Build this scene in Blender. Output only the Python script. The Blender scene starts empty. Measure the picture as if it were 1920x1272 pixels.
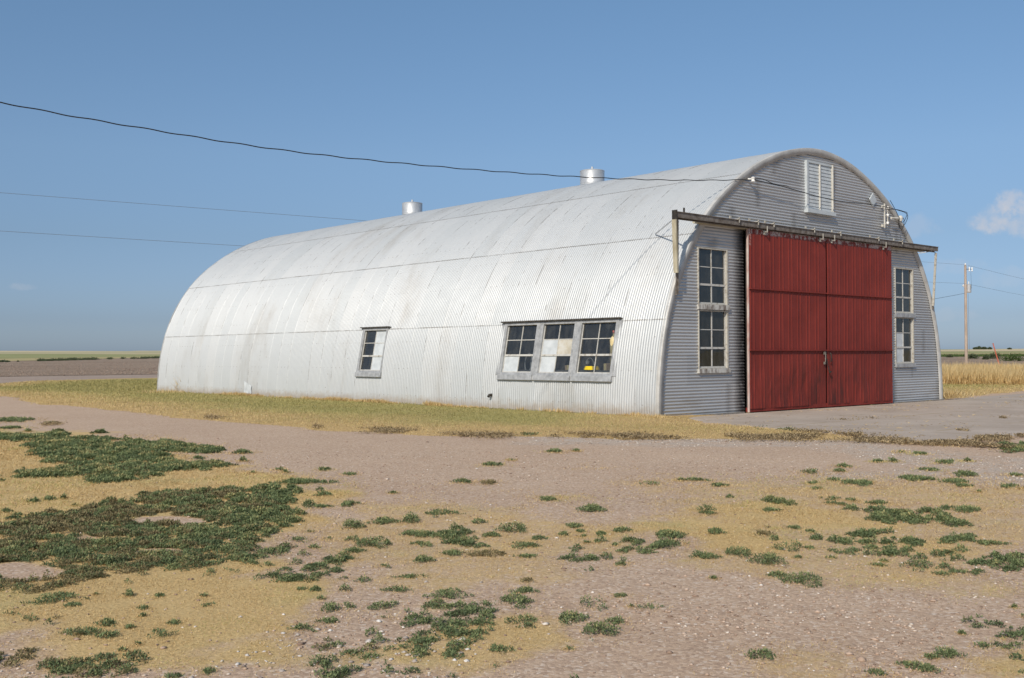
import bpy, math, random
import numpy as np
from math import sin, cos, pi, radians
random.seed(7)
rng = np.random.default_rng(7)
SC = bpy.context.scene
COL = SC.collection

# ------------------------------------------------------------------ camera
CAM = np.array([-16.8265, -14.1780, 1.2974])
FPX, YAW, PIT, ROL = 2011.86, 0.735558, 0.0155028, -0.0042358
cd = bpy.data.cameras.new('camera')
cam = bpy.data.objects.new('camera', cd); COL.objects.link(cam)
cd.sensor_width = 36.0; cd.lens = 36.0 * FPX / 1920; cd.clip_start = 0.05; cd.clip_end = 12000
Fv = np.array([sin(YAW)*cos(PIT), cos(YAW)*cos(PIT), sin(PIT)])
Rv = np.array([cos(YAW), -sin(YAW), 0.0]); Uv = np.cross(Rv, Fv)
Rr = Rv*cos(ROL) + Uv*sin(ROL); Ur = Uv*cos(ROL) - Rv*sin(ROL)
from mathutils import Matrix, Vector
M = Matrix(((Rr[0], Ur[0], -Fv[0], CAM[0]), (Rr[1], Ur[1], -Fv[1], CAM[1]), (Rr[2], Ur[2], -Fv[2], CAM[2]), (0, 0, 0, 1)))
cam.matrix_world = M
SC.camera = cam

# ------------------------------------------------------------------ light
SUN_EL = radians(36); SUN_H = np.array([-1.0, -0.42]); SUN_H /= np.linalg.norm(SUN_H)
sd = bpy.data.lights.new('sun', 'SUN'); sun = bpy.data.objects.new('sun', sd); COL.objects.link(sun)
sd.energy = 2.9; sd.angle = radians(1.3); sd.color = (1.0, 0.91, 0.79)
to_sun = Vector((SUN_H[0]*cos(SUN_EL), SUN_H[1]*cos(SUN_EL), sin(SUN_EL)))
sun.rotation_euler = to_sun.to_track_quat('Z', 'Y').to_euler(); sun.location = (-20, -5, 30)
W = bpy.data.worlds.new('World'); SC.world = W; W.use_nodes = True
nt = W.node_tree; nt.nodes.clear()
def N(t, nt_, **k):
    n = nt_.nodes.new(t)
    for a, b in k.items(): setattr(n, a, b)
    return n
sky = N('ShaderNodeTexSky', nt, sky_type='NISHITA', sun_disc=False)
sky.sun_elevation = SUN_EL; sky.sun_rotation = math.atan2(SUN_H[0], SUN_H[1])
sky.air_density = 1.0; sky.dust_density = 1.6; sky.ozone_density = 2.0; sky.altitude = 700
bg = N('ShaderNodeBackground', nt); bg.inputs['Strength'].default_value = 0.10
out = N('ShaderNodeOutputWorld', nt)
tc = N('ShaderNodeTexCoord', nt); sep = N('ShaderNodeSeparateXYZ', nt)
nt.links.new(tc.outputs['Generated'], sep.inputs[0])
tint = N('ShaderNodeValToRGB', nt)
e = tint.color_ramp.elements
e[0].position = 0.0; e[0].color = (0.49, 0.62, 0.93, 1)
e[1].position = 0.62; e[1].color = (0.86, 1.0, 0.97, 1)
for pos_, c_ in ((.008, (0.51, 0.62, 0.90)), (.033, (0.43, 0.51, 0.735)), (.107, (0.49, 0.545, 0.65)), (.18, (0.615, 0.675, 0.735)), (.31, (0.68, 0.785, 0.82))):
    q = e.new(pos_); q.color = c_ + (1,)
nt.links.new(sep.outputs['Z'], tint.inputs[0])
mul = N('ShaderNodeMix', nt, data_type='RGBA', blend_type='MULTIPLY'); mul.inputs[0].default_value = 1
nt.links.new(sky.outputs[0], mul.inputs[6]); nt.links.new(tint.outputs[0], mul.inputs[7])
def pxdir(u, v):
    d = Fv + (u-960)/FPX*Rr - (v-636)/FPX*Ur
    return d/np.linalg.norm(d)
# clouds: soft blobs in fixed compass directions of the sky
cn = N('ShaderNodeTexNoise', nt); cn.inputs['Scale'].default_value = 55; cn.inputs['Detail'].default_value = 7; cn.inputs['Roughness'].default_value = .6
nt.links.new(tc.outputs['Generated'], cn.inputs['Vector'])
prev = mul.outputs[2]
for (u, v, w, h, amt) in ((1868, 405, 46, 26, .40), (1905, 385, 44, 26, .55), (1925, 415, 70, 30, .45), (1722, 425, 40, 24, .16), (1790, 500, 60, 18, .14), (1880, 520, 60, 20, .12), (45, 538, 26, 8, .16), (1780, 590, 50, 14, .10)):
    d = pxdir(u, v); up = np.array([0, 0, 1.]); r = np.cross(d, up); r /= np.linalg.norm(r); up = np.cross(r, d)
    def dot(vec, s):
        a = N('ShaderNodeVectorMath', nt, operation='DOT_PRODUCT'); a.inputs[1].default_value = tuple(vec)
        nt.links.new(tc.outputs['Generated'], a.inputs[0])
        b = N('ShaderNodeMath', nt, operation='MULTIPLY'); b.inputs[1].default_value = FPX/s; nt.links.new(a.outputs['Value'], b.inputs[0])
        c = N('ShaderNodeMath', nt, operation='POWER'); c.inputs[1].default_value = 2
        ab = N('ShaderNodeMath', nt, operation='ABSOLUTE'); nt.links.new(b.outputs[0], ab.inputs[0]); nt.links.new(ab.outputs[0], c.inputs[0]); return c
    a = dot(r, w); b = dot(up, h)
    s = N('ShaderNodeMath', nt, operation='ADD'); nt.links.new(a.outputs[0], s.inputs[0]); nt.links.new(b.outputs[0], s.inputs[1])
    nn = N('ShaderNodeMath', nt, operation='MULTIPLY_ADD'); nn.inputs[1].default_value = 3.6; nn.inputs[2].default_value = -1.8
    nt.links.new(cn.outputs[0], nn.inputs[0])
    s2 = N('ShaderNodeMath', nt, operation='SUBTRACT'); nt.links.new(s.outputs[0], s2.inputs[0]); nt.links.new(nn.outputs[0], s2.inputs[1])
    mr = N('ShaderNodeMapRange', nt, interpolation_type='SMOOTHSTEP'); mr.inputs['From Min'].default_value = 1.1; mr.inputs['From Max'].default_value = 0.0
    mr.inputs['To Min'].default_value = 0; mr.inputs['To Max'].default_value = amt
    nt.links.new(s2.outputs[0], mr.inputs['Value'])
    front = N('ShaderNodeVectorMath', nt, operation='DOT_PRODUCT'); front.inputs[1].default_value = tuple(d); nt.links.new(tc.outputs['Generated'], front.inputs[0])
    gt = N('ShaderNodeMath', nt, operation='GREATER_THAN'); gt.inputs[1].default_value = 0; nt.links.new(front.outputs['Value'], gt.inputs[0])
    m2 = N('ShaderNodeMath', nt, operation='MULTIPLY'); nt.links.new(mr.outputs[0], m2.inputs[0]); nt.links.new(gt.outputs[0], m2.inputs[1])
    mx = N('ShaderNodeMix', nt, data_type='RGBA'); nt.links.new(m2.outputs[0], mx.inputs[0]); nt.links.new(prev, mx.inputs[6]); mx.inputs[7].default_value = (4.6, 4.5, 4.7, 1)
    prev = mx.outputs[2]
nt.links.new(prev, bg.inputs[0]); nt.links.new(bg.outputs[0], out.inputs[0])
SC.view_settings.view_transform = 'Standard'; SC.view_settings.look = 'None'
SC.view_settings.exposure = 0.42; SC.view_settings.gamma = 1.0
SC.render.engine = 'CYCLES'

# ------------------------------------------------------------------ mesh helpers
def wl(p):
    v = Vector((0, 0, 0))
    while p is not None: v += p.location; p = p.parent
    return np.array(v)
def link(name, me, mat=None, parent=None):
    o = bpy.data.objects.new(name, me); COL.objects.link(o)
    if mat is not None and me is not None:
        for m in (mat if isinstance(mat, (list, tuple)) else [mat]): me.materials.append(m)
    if parent is not None: o.parent = parent
    return o
def np_mesh(name, V, faces, mat, parent=None, attrs=None, uv=None, smooth=False, origin=None):
    """V (n,3); faces (m,k) array with one k, linked as one object"""
    V = np.asarray(V, np.float32)
    if parent is not None: V = V - wl(parent).astype(np.float32)
    if origin is not None: V = V - np.asarray(origin, np.float32)
    faces = np.asarray(faces, np.int32); m, k = faces.shape
    me = bpy.data.meshes.new(name)
    me.vertices.add(len(V)); me.vertices.foreach_set('co', V.ravel())
    me.loops.add(m*k); me.loops.foreach_set('vertex_index', faces.ravel())
    me.polygons.add(m); me.polygons.foreach_set('loop_start', np.arange(m, dtype=np.int32)*k)
    me.update(calc_edges=True)
    if smooth: me.polygons.foreach_set('use_smooth', np.ones(m, bool))
    for a, b in (attrs or {}).items():
        at = me.attributes.new(a, 'FLOAT', 'POINT'); at.data.foreach_set('value', np.asarray(b, np.float32).ravel())
    if uv is not None:
        l = me.uv_layers.new(name='UVMap'); l.data.foreach_set('uv', np.asarray(uv, np.float32)[faces.ravel()].ravel())
    o = link(name, me, mat, parent)
    if origin is not None: o.location = origin
    return o
class MB:
    def __init__(s): s.v = []; s.f = []
    def quadbox(s, P):      # P: 8 points, bottom 4 then top 4
        b = len(s.v); s.v += [tuple(map(float, p)) for p in P]
        for q in ((0, 3, 2, 1), (4, 5, 6, 7), (0, 1, 5, 4), (1, 2, 6, 5), (2, 3, 7, 6), (3, 0, 4, 7)): s.f.append(tuple(b+i for i in q))
    def box(s, x0, x1, y0, y1, z0, z1):
        s.quadbox([(x0, y0, z0), (x1, y0, z0), (x1, y1, z0), (x0, y1, z0), (x0, y0, z1), (x1, y0, z1), (x1, y1, z1), (x0, y1, z1)])
    def fbox(s, O, U, Vv, Nn, a0, a1, b0, b1, c0, c1):   # box in a frame
        P = [O + U*a + Vv*b + Nn*c for c in (c0, c1) for (a, b) in ((a0, b0), (a1, b0), (a1, b1), (a0, b1))]
        s.quadbox(P)
    def bar(s, p, q, w, h, up=(0, 0, 1)):
        p = np.array(p, float); q = np.array(q, float); d = q-p; L = np.linalg.norm(d); d /= L
        a = np.cross(d, up); a /= np.linalg.norm(a); b = np.cross(a, d)
        s.fbox(p, d, a, b, 0, L, -w/2, w/2, -h/2, h/2)
    def tube(s, pts, r, n=8, r1=None, cap=True):
        pts = [np.array(p, float) for p in pts]; m = len(pts); base = len(s.v)
        a = None
        for i, p in enumerate(pts):
            d = pts[min(i+1, m-1)] - pts[max(i-1, 0)]; d /= np.linalg.norm(d)
            if a is None:
                a = np.cross(d, (0, 0, 1)) if abs(d[2]) < .9 else np.cross(d, (1, 0, 0))
            a = a - d*(a@d); a /= np.linalg.norm(a); b = np.cross(d, a)
            rr = r if r1 is None else r + (r1-r)*i/(m-1)
            for k in range(n):
                t = 2*pi*k/n; s.v.append(tuple(p + rr*(a*cos(t)+b*sin(t))))
        for i in range(m-1):
            for k in range(n):
                k2 = (k+1) % n; A = base+i*n
                s.f.append((A+k, A+k2, A+n+k2, A+n+k))
        if cap:
            s.f.append(tuple(base+k for k in range(n))[::-1]); s.f.append(tuple(base+(m-1)*n+k for k in range(n)))
    def lathe(s, c, prof, n=32):   # prof list of (r,z)
        base = len(s.v); c = np.array(c, float)
        for r, z in prof:
            for k in range(n):
                t = 2*pi*k/n; s.v.append((c[0]+r*cos(t), c[1]+r*sin(t), c[2]+z))
        for i in range(len(prof)-1):
            for k in range(n):
                k2 = (k+1) % n; A = base+i*n
                s.f.append((A+k, A+k2, A+n+k2, A+n+k))
    def build(s, name, mat, parent=None, bevel=0, smooth=False, origin=None):
        off = wl(parent) if parent is not None else np.zeros(3)
        if origin is not None: off = off + np.array(origin)
        me = bpy.data.meshes.new(name); me.from_pydata([tuple(np.array(v)-off) for v in s.v], [], s.f); me.update()
        if smooth: me.polygons.foreach_set('use_smooth', np.ones(len(me.polygons), bool))
        o = link(name, me, mat, parent)
        if origin is not None: o.location = origin
        if bevel:
            b = o.modifiers.new('bevel', 'BEVEL'); b.width = bevel; b.segments = 1; b.limit_method = 'ANGLE'
        return o
def empty(name, loc, label, cat, group=None):
    o = bpy.data.objects.new(name, None); COL.objects.link(o); o.location = loc; o.empty_display_size = .3
    o['label'] = label; o['category'] = cat
    if group: o['group'] = group
    return o
def tag(o, label=None, cat=None, group=None, kind=None):
    if label: o['label'] = label
    if cat: o['category'] = cat
    if group: o['group'] = group
    if kind: o['kind'] = kind
    return o

# ------------------------------------------------------------------ material helpers
class MT:
    def __init__(s, name, rough=.8, metal=0.0, spec=.3):
        s.m = bpy.data.materials.new(name); s.m.use_nodes = True; s.nt = s.m.node_tree
        s.b = s.nt.nodes['Principled BSDF']; s.o = s.nt.nodes['Material Output']
        s.b.inputs['Roughness'].default_value = rough; s.b.inputs['Metallic'].default_value = metal
        s.b.inputs['Specular IOR Level'].default_value = spec
    def n(s, t, **k): return N(t, s.nt, **k)
    def l(s, a, b): s.nt.links.new(a, b)
    def coord(s, kind='Object', scale=(1, 1, 1)):
        t = s.n('ShaderNodeTexCoord'); m = s.n('ShaderNodeMapping'); m.inputs['Scale'].default_value = scale
        s.l(t.outputs[kind], m.inputs[0]); return m.outputs[0]
    def noise(s, vec, scale, detail=4, rough=.55, dist=0):
        t = s.n('ShaderNodeTexNoise'); t.inputs['Scale'].default_value = scale; t.inputs['Detail'].default_value = detail
        t.inputs['Roughness'].default_value = rough; t.inputs['Distortion'].default_value = dist
        s.l(vec, t.inputs['Vector']); return t.outputs[0]
    def ramp(s, fac, stops, interp='LINEAR'):
        r = s.n('ShaderNodeValToRGB'); r.color_ramp.interpolation = interp; e = r.color_ramp.elements
        while len(e) < len(stops): e.new(.5)
        for i, (p, c) in enumerate(stops):
            if not isinstance(c, (tuple, list)): c = (c, c, c)
            e[i].position = p; e[i].color = tuple(c)+(1,)
        s.l(fac, r.inputs[0]); return r.outputs[0]
    def mix(s, fac, a, b, mode='MIX'):
        m = s.n('ShaderNodeMix', data_type='RGBA', blend_type=mode)
        for v, i in ((fac, 0), (a, 6), (b, 7)):
            if isinstance(v, (int, float)): m.inputs[i].default_value = v
            elif isinstance(v, (tuple, list)): m.inputs[i].default_value = tuple(v)+(1,)
            else: s.l(v, m.inputs[i])
        return m.outputs[2]
    def math(s, op, a, b=None, c=None, clamp=False):
        m = s.n('ShaderNodeMath', operation=op); m.use_clamp = clamp
        for v, i in ((a, 0), (b, 1), (c, 2)):
            if v is None: continue
            if isinstance(v, (int, float)): m.inputs[i].default_value = v
            else: s.l(v, m.inputs[i])
        return m.outputs[0]
    def step(s, v, a, b):
        m = s.n('ShaderNodeMapRange', interpolation_type='SMOOTHSTEP'); m.inputs['From Min'].default_value = a; m.inputs['From Max'].default_value = b
        s.l(v, m.inputs['Value']); return m.outputs[0]
    def attr(s, name):
        a = s.n('ShaderNodeAttribute', attribute_name=name); return a.outputs['Fac']
    def color(s, c):
        if isinstance(c, (tuple, list)): s.b.inputs['Base Color'].default_value = tuple(c)+(1,)
        else: s.l(c, s.b.inputs['Base Color'])
        return s
    def bump(s, h, strength=.3, dist=.01):
        b = s.n('ShaderNodeBump'); b.inputs['Strength'].default_value = strength; b.inputs['Distance'].default_value = dist
        s.l(h, b.inputs['Height']); s.l(b.outputs[0], s.b.inputs['Normal']); return s
def simple(name, c1, c2, scale=6, rough=.7, metal=0, spec=.3, detail=5, st=(1, 1, 1), lo=.35, hi=.65, bump=0):
    m = MT(name, rough, metal, spec); v = m.coord('Object', st); n = m.noise(v, scale, detail, .6)
    m.color(m.ramp(n, [(lo, c1), (hi, c2)]))
    if bump: m.bump(n, bump, .01)
    return m.m

# shell: weathered galvanised sheet; UV = metres (along hut, up the arch)
def shell_mat():
    m = MT('galvanised_shell', .5, .25, .3)
    uvn = m.n('ShaderNodeUVMap'); uv = uvn.outputs[0]
    sx = m.n('ShaderNodeSeparateXYZ'); m.l(uv, sx.inputs[0])
    sheet = m.attr('sheet')
    wn = m.n('ShaderNodeTexWhiteNoise', noise_dimensions='1D'); m.l(sheet, wn.inputs['W'])
    base = m.ramp(wn.outputs['Value'], [(0, (.455, .475, .485)), (.5, (.48, .497, .507)), (1, (.505, .517, .522))])
    mp = m.n('ShaderNodeMapping'); mp.inputs['Scale'].default_value = (1.0, .35, 1); m.l(uv, mp.inputs[0])
    blot = m.step(m.noise(mp.outputs[0], .50, 7, .70, .3), .51, .76)
    base = m.mix(m.math('MULTIPLY', blot, .52), base, (.30, .275, .24))
    mp2 = m.n('ShaderNodeMapping'); mp2.inputs['Scale'].default_value = (6.0, .45, 1); m.l(uv, mp2.inputs[0])
    strk = m.step(m.noise(mp2.outputs[0], 1.6, 6, .7), .55, .78)
    base = m.mix(m.math('MULTIPLY', strk, .25), base, (.27, .26, .245))
    # lap edges of the sheets: broken dark line where water sits
    fr = m.math('FRACT', m.math('DIVIDE', sx.outputs[0], .6093))
    ln = m.math('LESS_THAN', fr, .024)
    mp3 = m.n('ShaderNodeMapping'); mp3.inputs['Scale'].default_value = (1.6, .8, 1); m.l(uv, mp3.inputs[0])
    brk = m.step(m.noise(mp3.outputs[0], 1.5, 6, .8), .50, .62)
    base = m.mix(m.math('MULTIPLY', m.math('MULTIPLY', ln, brk), .72), base, (.13, .12, .11))
    edge = m.math('LESS_THAN', m.attr('lapdist'), .022)
    mp4 = m.n('ShaderNodeMapping'); mp4.inputs['Scale'].default_value = (1.2, .1, 1); m.l(uv, mp4.inputs[0]); edge = m.math('MULTIPLY', edge, m.step(m.noise(mp4.outputs[0], 1.5, 5, .75), .30, .62))
    base = m.mix(m.math('MULTIPLY', edge, .75), base, (.16, .145, .13))
    # bolt / scratch specks
    vo = m.n('ShaderNodeTexVoronoi'); vo.inputs['Scale'].default_value = 3.3; m.l(uv, vo.inputs['Vector'])
    sp = m.math('LESS_THAN', vo.outputs['Distance'], .045)
    base = m.mix(m.math('MULTIPLY', sp, .6), base, (.22, .19, .17))
    bu = m.math('LESS_THAN', m.math('FRACT', m.math('DIVIDE', sx.outputs[0], .2031)), .16)
    bv = m.math('LESS_THAN', m.math('FRACT', m.math('DIVIDE', sx.outputs[1], .71)), .035)
    base = m.mix(m.math('MULTIPLY', m.math('MULTIPLY', bu, bv), m.math('MULTIPLY', m.step(m.noise(uv, 1.3, 3), .42, .6), .6)), base, (.17, .155, .14))
    spl = m.math('MULTIPLY', m.step(m.math('ADD', m.attr('height'), m.math('MULTIPLY', m.noise(uv, 5, 5, .7), -.45)), .10, -.16), .7)
    base = m.mix(spl, base, (.33, .27, .205))
    m.color(base)
    rr = m.noise(uv, 2.5, 4, .6); r2 = m.n('ShaderNodeMapRange'); r2.inputs['To Min'].default_value = .44; r2.inputs['To Max'].default_value = .64
    m.l(rr, r2.inputs['Value']); m.l(r2.outputs[0], m.b.inputs['Roughness'])
    m.bump(m.noise(uv, 7, 3, .5), .25, .01)
    return m.m
def front_mat():
    m = MT('galvanised_front', .42, .35, .4)
    v = m.coord('Object'); sheet = m.attr('sheet')
    wn = m.n('ShaderNodeTexWhiteNoise', noise_dimensions='1D'); m.l(sheet, wn.inputs['W'])
    base = m.ramp(wn.outputs['Value'], [(0, (.42, .425, .43)), (.5, (.47, .475, .48)), (1, (.52, .522, .52))])
    v2 = m.coord('Object', (.5, 1, 1.6))
    b = m.step(m.noise(v2, 1.1, 6, .65, .4), .52, .76)
    base = m.mix(m.math('MULTIPLY', b, .5), base, (.34, .315, .28))
    st = m.attr('stain_dark')
    stn = m.math('MULTIPLY', st, m.step(m.noise(v, 7, 4, .6), .1, .5))
    base = m.mix(stn, base, (.035, .03, .03))
    ld = m.attr('lapdirt'); base = m.mix(m.math('MULTIPLY', ld, .6), base, (.12, .11, .10))
    m.color(base); m.bump(m.noise(v, 6, 3), .2, .01)
    return m.m
def red_mat():
    m = MT('red_painted_steel', .6, .0, .22)
    v = m.coord('Object')
    base = m.ramp(m.noise(v, 1.0, 5, .6), [(.3, (.155, .024, .018)), (.7, (.235, .037, .027))])
    v2 = m.coord('Object', (3.2, 1, .8))
    s = m.step(m.noise(v2, 1.1, 7, .7), .50, .85)
    base = m.mix(m.math('MULTIPLY', s, .55), base, (.13, .022, .016))
    ds = m.attr('stain_dark'); n2 = m.noise(v2, 1.6, 5, .7)
    base = m.mix(m.math('MULTIPLY', ds, m.step(n2, .38, .74)), base, (.055, .020, .016))
    wr = m.attr('wear'); base = m.mix(m.math('MULTIPLY', wr, m.step(m.noise(v, 9, 6, .75), .45, .56)), base, (.50, .44, .40))
    # fine pale scratches
    v3 = m.coord('Object', (40, 1, 1.2)); sc = m.step(m.noise(v3, 1.0, 3, .6), .77, .80)
    base = m.mix(m.math('MULTIPLY', sc, .25), base, (.45, .25, .22))
    m.color(base); m.bump(m.noise(v, 4, 3), .15, .01)
    return m.m
MAT = {}
MAT['shell'] = shell_mat(); MAT['front'] = front_mat(); MAT['red'] = red_mat()
MAT['trim'] = simple('weathered_arch_trim', (.38, .37, .35), (.52, .515, .50), 3.5, .55, .1, .4, 8, (1, 1, 1), .35, .68, .15)
MAT['galv'] = simple('galvanised_steel', (.50, .50, .50), (.64, .64, .63), 7, .38, .6, .4)
MAT['vent'] = simple('ventilator_metal', (.46, .465, .47), (.58, .585, .585), 5, .40, .45, .4)
MAT['wood_white'] = simple('peeling_white_wood', (.28, .255, .215), (.50, .49, .46), 9, .75, 0, .2, 7, (1, 1, 1), .30, .46)
MAT['sash'] = simple('dull_cream_sash', (.26, .225, .18), (.45, .43, .38), 14, .7, 0, .2, 6, (1, 1, 1), .30, .5)
MAT['grey_frame'] = simple('grey_sheet_window_casing', (.30, .305, .31), (.46, .465, .47), 8, .55, .25, .3, 6)
MAT['sill'] = simple('rotten_sill_board', (.16, .13, .11), (.50, .49, .46), 10, .8, 0, .2, 6, (1, 1, .4), .36, .56)
MAT['header'] = simple('rusty_header_strip', (.06, .055, .05), (.16, .15, .14), 12, .7, .2, .3)
MAT['rust'] = simple('rusty_steel_track', (.13, .105, .085), (.27, .245, .22), 8, .7, .3, .3, 7)
MAT['board'] = simple('pale_panel_board', (.46, .49, .51), (.58, .61, .63), 5, .6, 0, .3)
MAT['board_dirty'] = simple('stained_panel_board', (.42, .36, .25), (.56, .55, .51), 4, .7, 0, .3)
MAT['timber_and_lit_steel'] = simple('pale_timber_and_lit_steel', (.34, .30, .21), (.52, .48, .37), 9, .8, 0, .2, 6, (1, 1, .3))
MAT['louver'] = simple('pale_louver_metal', (.46, .50, .52), (.55, .585, .60), 5, .6, .1, .3)
MAT['cream'] = simple('cream_painted_post', (.46, .44, .39), (.60, .585, .54), 8, .6)
MAT['worn'] = simple('worn_pinkish_door_edge', (.40, .24, .21), (.56, .50, .46), 6, .7, 0, .2, 6, (1, 1, .4))
MAT['black'] = simple('black_rubber_cable', (.012, .012, .013), (.03, .03, .03), 10, .6)
MAT['dark'] = simple('dark_iron', (.03, .028, .026), (.07, .06, .05), 9, .6, .4)
MAT['porcelain'] = simple('white_porcelain', (.72, .71, .68), (.82, .81, .78), 8, .3)
MAT['concrete_dark'] = simple('old_concrete_footing', (.17, .16, .145), (.28, .26, .24), 9, .9)
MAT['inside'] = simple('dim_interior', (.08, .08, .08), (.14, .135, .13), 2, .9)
MAT['yellow'] = simple('yellow_plastic_cord', (.75, .55, .02), (.85, .64, .04), 20, .45)
MAT['ochre'] = simple('yellowed_plastic', (.55, .44, .22), (.66, .55, .31), 9, .5)
MAT['card'] = simple('brown_cardboard', (.38, .26, .16), (.50, .36, .24), 6, .85)
MAT['redcap'] = simple('faded_red_plastic', (.42, .10, .08), (.50, .15, .12), 9, .5)
MAT['pole'] = simple('weathered_pole_wood', (.32, .245, .19), (.46, .37, .30), 5, .85, 0, .2, 6, (1, 1, .15))
MAT['rustpole'] = simple('orange_red_paint', (.42, .10, .06), (.55, .16, .10), 8, .6)
MAT['wire_grey'] = simple('grey_line_wire', (.13, .14, .15), (.18, .19, .20), 3, .6)
def glass_mat():
    m = MT('dusty_window_glass', .1); nt_ = m.nt
    fr = m.n('ShaderNodeFresnel'); fr.inputs['IOR'].default_value = 1.5
    tr = m.n('ShaderNodeBsdfTransparent'); tr.inputs[0].default_value = (.62, .66, .68, 1)
    gl = m.n('ShaderNodeBsdfGlossy'); gl.inputs['Roughness'].default_value = .04; gl.inputs[0].default_value = (1, 1, 1, 1)
    v = m.coord('Object'); b = m.n('ShaderNodeBump'); b.inputs['Strength'].default_value = .06; b.inputs['Distance'].default_value = .02
    m.l(m.noise(v, 2.5, 2), b.inputs['Height']); m.l(b.outputs[0], gl.inputs['Normal'])
    df = m.n('ShaderNodeBsdfDiffuse'); df.inputs[0].default_value = (.30, .30, .28, 1)
    a = m.n('ShaderNodeMixShader'); m.l(m.math('MULTIPLY_ADD', fr.outputs[0], 1.15, .015), a.inputs[0]); m.l(tr.outputs[0], a.inputs[1]); m.l(gl.outputs[0], a.inputs[2])
    c = m.n('ShaderNodeMixShader'); dn = m.n('ShaderNodeMapRange'); dn.inputs['From Min'].default_value = .4; dn.inputs['From Max'].default_value = .8; dn.inputs['To Min'].default_value = .05; dn.inputs['To Max'].default_value = .19
    m.l(m.noise(m.coord('Object', (2, 2, .6)), 4, 6, .7), dn.inputs['Value']); m.l(dn.outputs[0], c.inputs[0])
    m.l(a.outputs[0], c.inputs[1]); m.l(df.outputs[0], c.inputs[2]); m.l(c.outputs[0], m.o.inputs[0])
    return m.m
MAT['glass'] = glass_mat()

# ------------------------------------------------------------------ terrain and pixel helpers
def sstep(a, b, x):
    t = np.clip((x-a)/(b-a), 0, 1); return t*t*(3-2*t)
def terrain(x, y):
    dx = np.asarray(x)-CAM[0]; dy = np.asarray(y)-CAM[1]; d = np.hypot(dx, dy)
    az = np.arctan2(dx, dy)
    A = 5.15 - 1.15*sstep(.3, 1.15, az)
    z = A*sstep(80, 700, d) - 12*sstep(800, 2600, d)
    return z + .12*np.sin(az*9+1.0)*sstep(200, 600, d)
def at(u, v, dmax=690):
    """ground point seen in direction u,v"""
    d = Fv + (u-960)/FPX*Rr - (v-636)/FPX*Ur; d = d/np.hypot(d[0], d[1])
    t = np.concatenate([np.linspace(2, 80, 2000), np.linspace(80.2, dmax, 2500)])
    X = CAM[0]+d[0]*t; Y = CAM[1]+d[1]*t; Z = CAM[2]+d[2]*t; h = Z-terrain(X, Y)
    i = np.where(h <= 0)[0]
    i = i[0] if len(i) else len(t)-1
    if i and i < len(t)-1:
        a = h[i-1]/(h[i-1]-h[i]); tt = t[i-1]+a*(t[i]-t[i-1])
    else: tt = t[i]
    return np.array([CAM[0]+d[0]*tt, CAM[1]+d[1]*tt, terrain(CAM[0]+d[0]*tt, CAM[1]+d[1]*tt)])
def ray_at(u, v, dist):      # point at horizontal distance dist
    d = Fv + (u-960)/FPX*Rr - (v-636)/FPX*Ur; d = d/np.hypot(d[0], d[1]); return CAM + d*dist
def ray_plan(u, v, P0, P1):  # point of the vertical plane through P0,P1
    d = Fv + (u-960)/FPX*Rr - (v-636)/FPX*Ur
    e_ = (P1-P0)[:2]; n = np.array([-e_[1], e_[0]]); t = ((P0-CAM)[:2]@n)/(d[:2]@n); return CAM + d*t
def onfront(u, v, y=-.05):
    d = Fv + (u-960)/FPX*Rr - (v-636)/FPX*Ur; return CAM + d*((y-CAM[1])/d[1])
def vnoise(x, y, s, seed=0):
    """cheap smooth 2-D value noise in 0..1"""
    x = np.asarray(x)*s; y = np.asarray(y)*s; xi = np.floor(x).astype(np.int64); yi = np.floor(y).astype(np.int64)
    fx = x-xi; fy = y-yi; fx = fx*fx*(3-2*fx); fy = fy*fy*(3-2*fy)
    def h(a, b):
        n = (a*374761393 + b*668265263 + seed*1442695041) & 0xffffffff
        n = ((n ^ (n >> 13))*1274126177) & 0xffffffff; return ((n ^ (n >> 16)) & 0xffff)/65535.
    return (h(xi, yi)*(1-fx)+h(xi+1, yi)*fx)*(1-fy) + (h(xi, yi+1)*(1-fx)+h(xi+1, yi+1)*fx)*fy
def fbm(x, y, s, o=4, seed=0):
    r = 0; a = 1; t = 0
    for i in range(o): r = r + a*vnoise(x, y, s*2**i, seed+i); t += a; a *= .55
    return r/t
def sdf(poly, x, y):
    """signed distance, positive inside"""
    P = np.asarray(poly, float); x = np.asarray(x, float); y = np.asarray(y, float)
    d = np.full(x.shape, 1e9); ins = np.zeros(x.shape, bool); n = len(P)
    for i in range(n):
        a = P[i]; b = P[(i+1) % n]; e0, e1 = b-a
        t = np.clip(((x-a[0])*e0+(y-a[1])*e1)/(e0*e0+e1*e1+1e-12), 0, 1)
        d = np.minimum(d, np.hypot(x-a[0]-t*e0, y-a[1]-t*e1))
        c = ((a[1] > y) != (b[1] > y))
        with np.errstate(divide='ignore', invalid='ignore'):
            c &= x < (b[0]-a[0])*(y-a[1])/(b[1]-a[1]+1e-15)+a[0]
        ins ^= c
    return np.where(ins, d, -d)
ZO = {'A': (0, 760), 'B': (640, 760), 'C': (1280, 760)}
def zp(z, x, y): o = ZO[z]; return (o[0]+x/2.4844, o[1]+y/2.4844)
def zpoly(z, pts): return [tuple(at(*zp(z, *p))[:2]) for p in pts]
def zell(z, x, y, hw, hh, n=14):
    u, v = zp(z, x, y); c = at(u, v); d = np.hypot(*(c-CAM)[:2]); rx = hw/2.4844*d/FPX
    v2 = v+hh/2.4844; v1 = v-hh/2.4844; f_ = at(u, v2); g_ = at(u, v1)
    return [tuple(at(u+hw/2.4844*cos(t), v+hh/2.4844*sin(t))[:2]) for t in np.linspace(0, 2*pi, n, endpoint=False)]

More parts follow.
